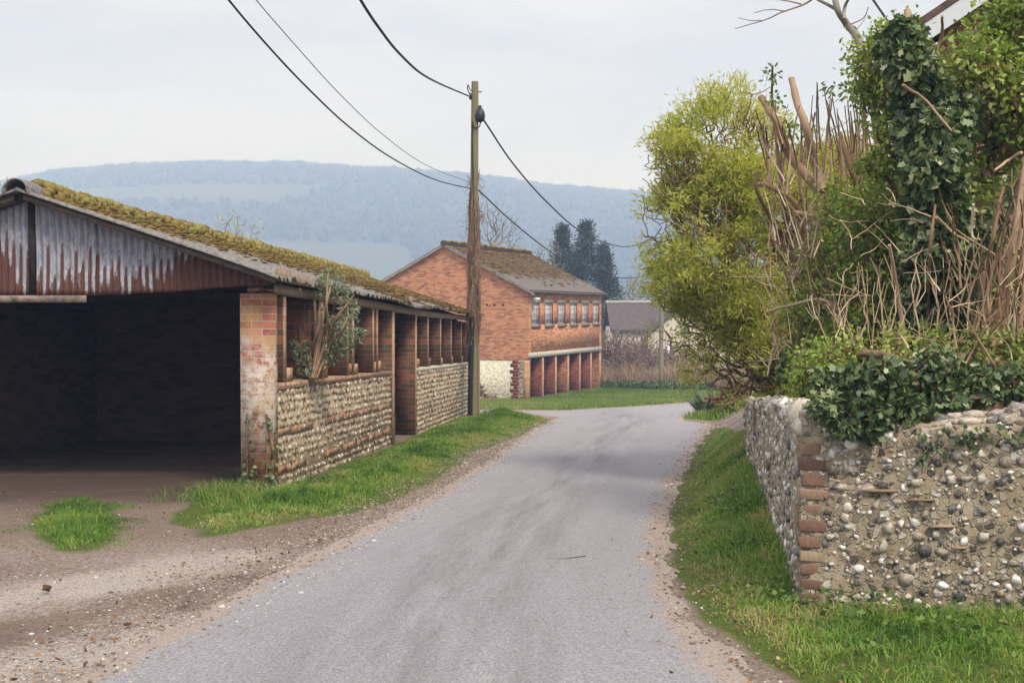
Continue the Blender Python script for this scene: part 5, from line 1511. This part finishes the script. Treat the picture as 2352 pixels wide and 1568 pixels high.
bush('holly_bush', 'mid-green leafy bush crowding between the lopped shrub and the ivy trunk', 'bush', P(2040, 930, 8.6),
     [(1985, 500, (70, 0)), (2010, 590, (85, .1)), (2050, 460, (75, .3)), (2040, 690, (95, .2)), (1960, 640, (60, .4)), (2000, 800, (100, .1)), (2080, 800, (90, .2)), (1915, 820, (80, .1)), (1870, 880, (50, 0)), (1900, 600, (70, .8)), (1930, 470, (55, .7)), (1870, 720, (75, .6)), (2080, 560, (70, .1)), (2120, 640, (60, -.1)), (2230, 620, (60, -.2)), (2190, 740, (60, -.2)), (2320, 640, (60, -.2)), (2290, 780, (60, -.3))], 8.5, 0, ((.03, .06), (.018, .034), OVAL), M_gleaf, .66, M_twigbrown, 1900, per=8, spread=.06)
# 6 ivy pouring over the wall
rv = P(2000, 1000, 5.95); ivw = empty('wall_ivy', rv); tag(ivw, 'dark glossy ivy spilling over the top of the flint wall', 'ivy')
IW = px_spheres([(1895, 930, (38, 0)), (1940, 965, (40, -.02)), (1985, 945, (50, 0)), (2045, 965, (42, .05)), (2085, 935, (40, .05)), (1945, 890, (52, .1)), (2030, 880, (62, .2)), (1885, 878, (30, .1)), (2000, 985, (26, -.04)), (2110, 940, (40, .12)), (2185, 915, (38, .28)), (2150, 860, (70, .4)), (2250, 880, (55, .45)), (2330, 880, (50, .5))], 5.75)
mb = MB(); leafmass(mb, IW, 4600, (.02, .055), (.018, .048), IVY, .52, .35, .55, .7, .26)
strand = []
for k in range(26):
    q = rng.uniform(.12, .62); p0 = A2 + (FB - A2) * q; zt = float(wtop_front(p0[0])); ln = rng.uniform(.04, .26) * (1.3 - q)
    for t in np.linspace(0, 1, int(6 + ln * 60)):
        strand.append((p0[0] + .05 * math.sin(t * 4 + k) + rng.normal(0, .012), p0[1] + nF[1] * .035 + nF[0] * 0, zt - ln * t + rng.normal(0, .01)))
strand = np.array(strand); m_ = len(strand)
leaves(mb, strand, np.stack([rng.normal(0, .6, m_), rng.normal(-.3, .2, m_), rng.normal(-.8, .3, m_)], -1), rng.uniform(.02, .05, m_), rng.uniform(.018, .044, m_), IVY, np.clip(rng.normal(.5, .22, m_), 0, 1))
mb.build('leaves', M_ivy, ivw).location = tuple(-rv)
p = in_spheres(420, IW, .6); A, B, ra, rb, *_ = grow(p, rv, .3, .003, 2.4, .02)
mb = MB().tubes(A, B, ra, rb, 4, rng.random(len(A))); mb.build('stems', M_twigbrown, ivw).location = tuple(-rv)
# 7 thicket of brown stems on the right
rt7 = P(2290, 960, 7.2); thk = empty('bare_thicket', rt7); tag(thk, 'thicket of bare brown upright stems and broken pale twigs above the flint wall', 'thicket')
mb = MB()
stems(mb, [([(2255, 900), (2285, 740), (2320, 600), (2345, 430), (2365, 330)], 26, 14), ([(2300, 900), (2300, 760), (2340, 560), (2380, 420)], 24, 14), ([(2250, 840), (2262, 700), (2275, 560), (2300, 430)], 14, 8), ([(2130, 860), (2133, 700), (2140, 560), (2150, 470)], 10, 7), ([(2330, 880), (2345, 700), (2352, 560)], 20, 12), ([(2085, 860), (2065, 700), (2040, 560)], 14, 8)], 7.2)
for k in range(70):
    x0 = rng.uniform(2190, 2365); y0 = rng.uniform(560, 900); l_ = rng.uniform(80, 330); a_ = rng.normal(-1.45, .35)
    e = (x0 + math.cos(a_) * l_, y0 + math.sin(a_) * l_); stems(mb, [([(x0, y0), ((x0 + e[0]) / 2 + rng.normal(0, 14), (y0 + e[1]) / 2), e], rng.uniform(4, 9), rng.uniform(2, 4))], 7.1 + rng.uniform(-.4, .8))
mb.build('stems', M_cut, thk).location = tuple(-rt7)
mb = MB()
for k in range(60):
    x0 = rng.uniform(1880, 2360); y0 = rng.uniform(430, 940); l_ = rng.uniform(30, 130); a_ = rng.uniform(0, 6.28)
    e = (x0 + math.cos(a_) * l_, y0 + math.sin(a_) * l_ * .8); stems(mb, [([(x0, y0), ((x0 + e[0]) / 2 + rng.normal(0, 5), (y0 + e[1]) / 2 + rng.normal(0, 5)), e], rng.uniform(1.6, 4.6), rng.uniform(1., 2.2))], 6.6 + rng.uniform(-.5, .9))
stems(mb, [([(2345, 350), (2315, 370), (2285, 395)], 9, 7), ([(2150, 500), (2180, 530), (2225, 560)], 8, 5), ([(2075, 195), (2130, 230), (2190, 300)], 8, 5), ([(2235, 470), (2232, 540), (2250, 552)], 7, 4)], 6.9)
for bx, by, sph_ in ((2265, 930, [(2250, 720, 80), (2230, 560, 70), (2280, 600, 60)]), (2345, 920, [(2335, 700, 70), (2320, 520, 70), (2350, 400, 50)]), (2150, 920, [(2150, 740, 80), (2120, 600, 60), (2180, 640, 50)]),
                     (2050, 920, [(2040, 760, 70), (2020, 620, 60), (2070, 660, 50)]), (1960, 900, [(1960, 760, 70), (1900, 700, 60), (1980, 640, 60)])):
    p = in_spheres(60, px_spheres(sph_, 7.2), .8); A, B, ra, rb, *_ = grow(p, P(bx, by, 7.0), .9, .0022, 2.2, .014)
    mb.tubes(A, B, ra, rb, 4, rng.random(len(A)))
mb.build('branches', M_cane, thk).location = tuple(-rt7)
# 8 dark ivy understorey behind everything
ru = P(2200, 950, 8.8); un = empty('ivy_bank', ru); tag(un, 'dark ivy understorey filling the shade behind the bare stems', 'ivy')
UN = px_spheres([(1850, 850, (70, .6)), (1930, 760, (100, .8)), (2030, 760, (110, .6)), (2120, 700, (120, .6)), (2220, 640, (130, .5)), (2310, 700, (120, .3)), (2340, 560, (90, .6)), (2220, 820, (120, .2)), (2330, 830, (110, .2)), (2080, 860, (110, .3)), (2230, 500, (90, .8)), (2060, 560, (80, .8)), (2330, 430, (70, 1.0))], 8.6)
mb = MB(); leafmass(mb, UN, 10000, (.03, .08), (.025, .07), IVY, .55, .4, .5, .6, .26)
mb.build('leaves', M_ivy, un).location = tuple(-ru)
p = in_spheres(500, UN, .6); A, B, ra, rb, *_ = grow(p, ru, .3, .004, 2.4, .03)
MB().tubes(A, B, ra, rb, 4, rng.random(len(A))).build('stems', M_twigbrown, un).location = tuple(-ru)
bush('light_spray', 'light yellow-green leafy sprays above the corner of the flint wall', 'bush', P(1900, 930, 6.6),
     [(1860, 850, (38, 0)), (1900, 820, (40, .1)), (1840, 880, (26, .1)), (1950, 800, (36, .2)), (1930, 860, (34, 0)), (2060, 800, (40, .3)), (2150, 800, (44, .4)), (2250, 790, (40, .4)), (2330, 800, (40, .4))], 6.5, 0, ((.018, .04), (.012, .024), OVAL), M_gleaf, .72, M_twigbrown, 420, per=7, spread=.04)
# ivy on the shed pier, with a few trailing stems
ip = empty('pier_ivy', SO); tag(ip, 'thin ivy climbing the foot of the limewashed brick pier', 'ivy')
n = 330; hgt_ = rng.random(n) ** 1.7 * .95; a_ = rng.random(n) * .36
lx = np.where(rng.random(n) < .82, -.012, rng.uniform(0, .14, n)); ly = np.where(lx < 0, a_ - .02, -.012)
kp = rng.random(n) < np.where(hgt_ < .3, 1, .55 * (np.abs(a_ - .04) < .06) + .5 * (np.abs(a_ - .27) < .07)); lx, ly, hgt_ = lx[kp], ly[kp], hgt_[kp]; n = len(lx)
ca, sa = math.cos(math.pi / 2 - SA), math.sin(math.pi / 2 - SA)
wp_ = np.stack([lx * ca - ly * sa, lx * sa + ly * ca, hgt_ - .05], -1)
mb = MB(); D = np.stack([rng.normal(0, .5, n), rng.normal(-.25, .2, n), -np.ones(n) * .7], -1)
leaves(mb, wp_ + [0, -.01, 0], D, rng.uniform(.03, .055, n), rng.uniform(.03, .05, n), IVY, np.clip(rng.normal(.45, .22, n), 0, 1)); mb.build('leaves', M_ivy, ip)
mb = MB()
for a0 in (.02, .05, .26, .29, .15):
    q = np.linspace(0, .9 if a0 != .15 else .35, 12); yy = a0 + np.cumsum(rng.normal(0, .008, 12)); xx = np.full(12, -.012)
    mb.pipe(np.stack([xx * ca - yy * sa, xx * sa + yy * ca, q - .05], -1), .005, 4, rng.random())
mb.build('stems', M_twigbrown, ip)

# buddleia rooted in the sill
rb_ = P(716, 874, 12.95); bud = empty('buddleia', rb_); tag(bud, 'grey-green buddleia growing out of the sill of the flint shed wall', 'shrub')
mb = MB()
stems(mb, [([(716, 874), (728, 800), (742, 720), (760, 650)], 13, 6), ([(716, 870), (740, 790), (772, 725), (800, 690), (812, 672)], 11, 4), ([(712, 870), (712, 810), (730, 760), (735, 690)], 9, 5), ([(722, 868), (760, 800), (785, 760), (800, 730)], 8, 3), ([(720, 868), (748, 770), (748, 700), (752, 630)], 9, 5), ([(715, 868), (700, 820), (690, 790)], 6, 3), ([(725, 870), (770, 830), (800, 800)], 6, 3), ([(735, 760), (765, 720), (775, 660)], 6, 3), ([(708, 868), (720, 800), (722, 700)], 8, 5)], 12.85)
for k in range(16):
    a_ = rng.uniform(-2.1, -.7); stems(mb, [([(716 + rng.uniform(-6, 12), 868), (720 + math.cos(a_) * 60, 868 + math.sin(a_) * 70), (722 + math.cos(a_) * rng.uniform(70, 110), 868 + math.sin(a_) * rng.uniform(100, 170))], 5, 2)], 12.85)
mb.build('stems', M_cane.copy() if False else M_cut, bud).location = tuple(-rb_)
BS = px_spheres([(765, 650, 34), (745, 665, 26), (785, 672, 22), (800, 712, 20), (815, 705, 12), (795, 745, 28), (822, 765, 16), (775, 770, 32), (690, 800, 22), (705, 840, 26), (790, 795, 24), (760, 810, 28), (700, 865, 20), (745, 735, 22), (812, 780, 14)], 12.85)
mb = MB(); leafmass(mb, BS, 1500, (.045, .09), (.012, .024), LANCE, .5, .45, .1, .8, .25)
mb.build('foliage', M_grleaf, bud).location = tuple(-rb_)

# sword-leaved clump
ri = P(1620, 940, 26.5); ri[2] = float(ground_z(ri[0], 26.5)); ir = empty('sword_leaved_plant', ri); tag(ir, 'dark sword-leaved clump at the bend of the lane', 'plant')
mb = MB()
for k in range(46):
    a_ = rng.uniform(0, 6.28); ln = rng.uniform(.4, .72); tl = rng.uniform(.15, 1.0); d = np.array([math.cos(a_) * tl, math.sin(a_) * tl, 1.0]); d /= np.linalg.norm(d)
    side = np.cross(d, [0.1, -1, .2]); side /= np.linalg.norm(side); b0 = np.array([math.cos(a_) * .1, math.sin(a_) * .1, 0]); w_ = .024
    m_ = b0 + d * ln * .6; t_ = b0 + d * ln + np.array([math.cos(a_), math.sin(a_), -.7]) * .08 * tl
    mb.add([b0 - side * w_, b0 + side * w_, m_ + side * w_ * .9, m_ - side * w_ * .9], [(0, 1, 2, 3)], rng.random()); mb.add([m_ - side * w_ * .9, m_ + side * w_ * .9, t_], [(0, 1, 2)], rng.random())
mb.build('sword_leaf', leafmat('sword_leaf', [(0, (.025, .05, .03)), (1, (.085, .13, .075))], .15, .4, .4), ir)

# brown leaf heap on the bank
lp = P(1702, 946, 24.5); lp[2] = float(ground_z(lp[0], lp[1])); mb = MB(); n = 1500
x = rng.normal(0, .30, n); y = rng.normal(0, .45, n); z = .30 * np.exp(-(x ** 2 * 2 + y ** 2) / .35) + rng.uniform(0, .05, n)
leaves(mb, np.stack([x, y, z], -1), np.stack([rng.normal(0, 1, n), rng.normal(0, 1, n), rng.normal(-.2, .5, n)], -1), rng.uniform(.06, .14, n), rng.uniform(.04, .09, n), OVAL, np.clip(rng.normal(.35, .2, n), 0, 1), .8)
o = mb.build('leaf_heap', M_litter); o.location = lp; tag(o, 'heap of brown dead leaves on the bank past the end of the flint wall', 'leaf heap')

# ------------------------------------------------------------------ trees further off
def bare_tree(name, label, root, lst, Y, n, tip, bm, pathw=.15, stem=None, rmax=.3, buds=None, group=None, cat='tree'):
    SPH = px_spheres(lst, Y); root = np.asarray(root); e = empty(name, root); tag(e, label, cat, group)
    p = in_spheres(n, SPH, .55); A, B, ra, rb, arr, pa, tips = grow(p, root, pathw + .25, tip, 2.3, rmax, stem)
    big = np.maximum(ra, rb) > tip * 3
    MB().tubes(A[big], B[big], ra[big], rb[big], 6, rng.random(big.sum())).build('trunk', bm, e).location = tuple(-root)
    MB().tubes(A[~big], B[~big], ra[~big], rb[~big], 3, rng.random((~big).sum())).build('branches', bm, e).location = tuple(-root)
    if buds:
        mb = MB(); leafmass(mb, SPH, 0, *buds[:3], .5, nodes=arr[tips], per=buds[4], spread=buds[5]); mb.build('foliage', buds[3], e).location = tuple(-root)
    return e


def gp(px, Y):
    p = P(px, 700, Y); p[2] = float(R(Y)); return p


def stem_to(root, px, py, Y, k=6):
    t = P(px, py, Y); f = np.linspace(0, 1, k)[:, None]; return root * (1 - f) + t * f + rng.normal(0, .05, (k, 3)) * f


r_ = gp(1128, 64); bare_tree('bare_tree', 'leafless tree with upright forked boughs rising behind the barn ridge', r_, [(1140, 520, 50), (1120, 490, 40), (1165, 530, 40), (1075, 545, 35), (1145, 580, 45), (1185, 560, 30), (1110, 570, 40)], 64, 420, .014, M_barkgrey, .1, stem_to(r_, 1130, 600, 64), .16)
r_ = gp(545, 46); bare_tree('budding_sapling', 'slender sapling with yellow-green buds showing above the mossy shed roof', r_, [(545, 535, 45), (515, 515, 28), (580, 540, 25), (530, 560, 40)], 46, 130, .008, M_barkgrey, .08, stem_to(r_, 545, 590, 46), .08, ((.1, .2), (.05, .1), OVAL, M_yleaf, 2, .12))
r_ = gp(1262, 70); bare_tree('bare_tree', 'small bare tree between the barn ridge and the conifers', r_, [(1255, 600, 32), (1270, 570, 26), (1235, 575, 20), (1285, 620, 26)], 70, 240, .013, M_barkgrey, .1, stem_to(r_, 1262, 640, 70), .1)
r_ = gp(1452, 96); bare_tree('bare_tree', 'round bare tree standing behind the distant cottage', r_, [(1450, 665, 34), (1420, 675, 24), (1485, 672, 26), (1460, 645, 22), (1500, 690, 20)], 96, 520, .016, M_barkgrey, .1, stem_to(r_, 1450, 700, 96), .2)
for px, Y, ry in ((20, 150, 425), (-30, 155, 440), (48, 170, 432)):
    r_ = gp(px, Y); bare_tree('skyline_tree', {20: 'bare tree on the skyline left of the shed ridge', -30: 'bare tree at the left edge beyond the shed roof', 48: 'smallest bare tree touching the shed ridge end'}[px], r_, [(px, ry, 24), (px - 18, ry + 15, 18), (px + 16, ry + 14, 18), (px, ry + 40, 26)], Y, 260, .03, M_barkgrey, .1, stem_to(r_, px, ry + 50, Y), .25, group='bare trees beyond the shed')
# big limb over the hedge by the house
r_ = P(2010, 820, 14.5); gl = empty('grey_limbed_tree', r_); tag(gl, 'tall bare tree with a crooked smooth grey limb above the bushes', 'tree')
mb = MB(); stems(mb, [([(2010, 840), (2030, 500), (2010, 250), (1975, 100), (1945, 55), (1925, 25), (1912, -30)], 30, 14), ([(1938, 45), (1942, 15), (1956, -15)], 10, 6), ([(1925, 25), (1860, -10), (1800, -40)], 9, 5)], 14.5)
mb.build('limb', M_barkgrey, gl).location = tuple(-r_)
mb = MB(); stems(mb, [([(1880, -12), (1850, 8), (1800, 25), (1750, 48), (1690, 66)], 6, 2), ([(1800, 25), (1765, 22), (1730, 30)], 3, 2), ([(1840, 10), (1790, 0), (1740, -2)], 4, 2), ([(1750, 48), (1720, 46), (1695, 40)], 2.5, 1.5), ([(1955, 55), (1985, 40), (1995, 15)], 3, 2), ([(1962, 75), (1990, 40)], 2.5, 1.5)], 14.4)
mb.build('branches', M_twigbrown, gl).location = tuple(-r_)


def conifer(label, px, Y, top, wpx, seed):
    r_ = gp(px, Y); tz = P(px, top, Y); e = empty('conifer', r_); tag(e, label, 'tree', 'conifers beyond the barn')
    H = tz[2] - r_[2]; MB().pipe([(0, 0, 0), (0, 0, H * .95)], [.22, .04], 7).build('trunk', M_barkgrey, e)
    wm_ = wpx / F * Y; mb = MB(); cl_ = []
    for k in range(230):
        g = rng.random() ** .8; a_ = rng.uniform(0, 6.28); lob = vnoise(np.array([g * 9 + seed * 3.1]), np.array([a_ * 1.2 + seed]), 3)[0]
        rad = wm_ * (.03 + .97 * (1 - g) ** 1.05) * (.55 + 1.2 * lob); q = rng.random() ** .45
        cl_.append((rad * q * math.cos(a_), rad * q * math.sin(a_), H * (.15 + .85 * g) - .2 * rad * q))
    cl_ = np.array(cl_); p = np.repeat(cl_, 34, 0) + rng.normal(0, .2, (len(cl_) * 34, 3)) * [1, 1, .8]
    D = np.stack([p[:, 0] * .8 + rng.normal(0, .5, len(p)), p[:, 1] * .8 + rng.normal(0, .5, len(p)), rng.normal(.25, .5, len(p))], -1)
    leaves(mb, p, D, rng.uniform(.16, .36, len(p)), rng.uniform(.05, .12, len(p)), LANCE, np.clip(np.repeat(rng.normal(.45, .22, len(cl_)), 34) + rng.normal(0, .12, len(p)), 0, 1))
    mb.build('crown', M_con, e)


M_con = leafmat('conifer_needles', [(0, (.025, .04, .03)), (.5, (.055, .08, .055)), (1, (.11, .14, .085))], .1, .7, .1)
conifer('slimmest conifer, left of the tallest one beyond the barn', 1292, 84, 522, 62, 1)
conifer('tallest dark conifer beyond the barn roof', 1346, 86, 512, 98, 2)
conifer('broad conifer at the right end of the barn roof', 1386, 85, 566, 70, 3)
conifer('low conifer filling between the slim and the tallest one', 1322, 88, 590, 80, 4)

# scrub and dry stalks beyond the lawn
M_scrub = barkmat('scrub_twig', [(.1, (.12, .08, .06)), (.5, (.22, .155, .12)), (.9, (.34, .26, .21))], 12)
for px, Y, top, wd_, lab in ((1415, 61, 745, 42, 'brown leafless shrub against the right corner of the barn'), (1445, 59, 775, 40, 'low brown leafless shrub between the barn corner and the distant pole'), (1500, 60, 785, 40, 'low brown leafless shrub at the foot of the distant pole'), (1475, 63, 752, 48, 'brown leafless shrub below the distant cottage roof'), (1545, 65, 765, 48, 'brown leafless shrub right of the distant pole'), (1620, 66, 775, 48, 'brown leafless shrub half hidden by the yellow-green shrub')):
    r_ = gp(px, Y); bare_tree('bare_shrub', lab, r_, [(px, top + 45, wd_), (px - 20, top + 70, wd_), (px + 22, top + 75, wd_), (px, top + 105, wd_)], Y, 1700, .019, M_scrub, .05, None, .08, group='leafless shrubs beyond the lawn', cat='shrub')
mb = MB(); n = 15000; x = rng.uniform(4.2, 17, n); y = rng.uniform(55.5, 60.5, n) + (x - 4) * -.25; hh = rng.uniform(.5, 1.5, n) * (.5 + .8 * fbm(x * .9, y * .9, 33))
k = sdf_poly(x, y, ROAD) > 1.0; x, y, hh = x[k], y[k], hh[k]
hh = hh * (.55 + .9 * vnoise(x * 1.7, y * 1.7, 35)); blades(mb, x, y, hh, np.full(len(x), .03), .9, np.clip(rng.normal(.5, .25, len(x)), 0, 1))
o = mb.build('dry_stalks', leafmat('dry_stalk', [(0, (.18, .12, .09)), (.5, (.36, .26, .19)), (1, (.52, .41, .32))], .2, .8, .1)); tag(o, 'tall tan dead stalks along the back of the lawn', 'stalks', kind='stuff')
mb = MB(); n = 1600; x = rng.uniform(4.4, 9.5, n); y = 55.0 + rng.normal(0, .35, n) + (x - 4.4) * -.3; z = R(y) + rng.random(n) * .35
leaves(mb, np.stack([x, y, z], -1), rng.normal(0, 1, (n, 3)), rng.uniform(.08, .18, n), rng.uniform(.05, .12, n), OVAL, np.clip(rng.normal(.35, .2, n), 0, 1)); o = mb.build('brambles', M_weed); tag(o, 'low green brambles at the foot of the dry stalks', 'brambles', kind='stuff')
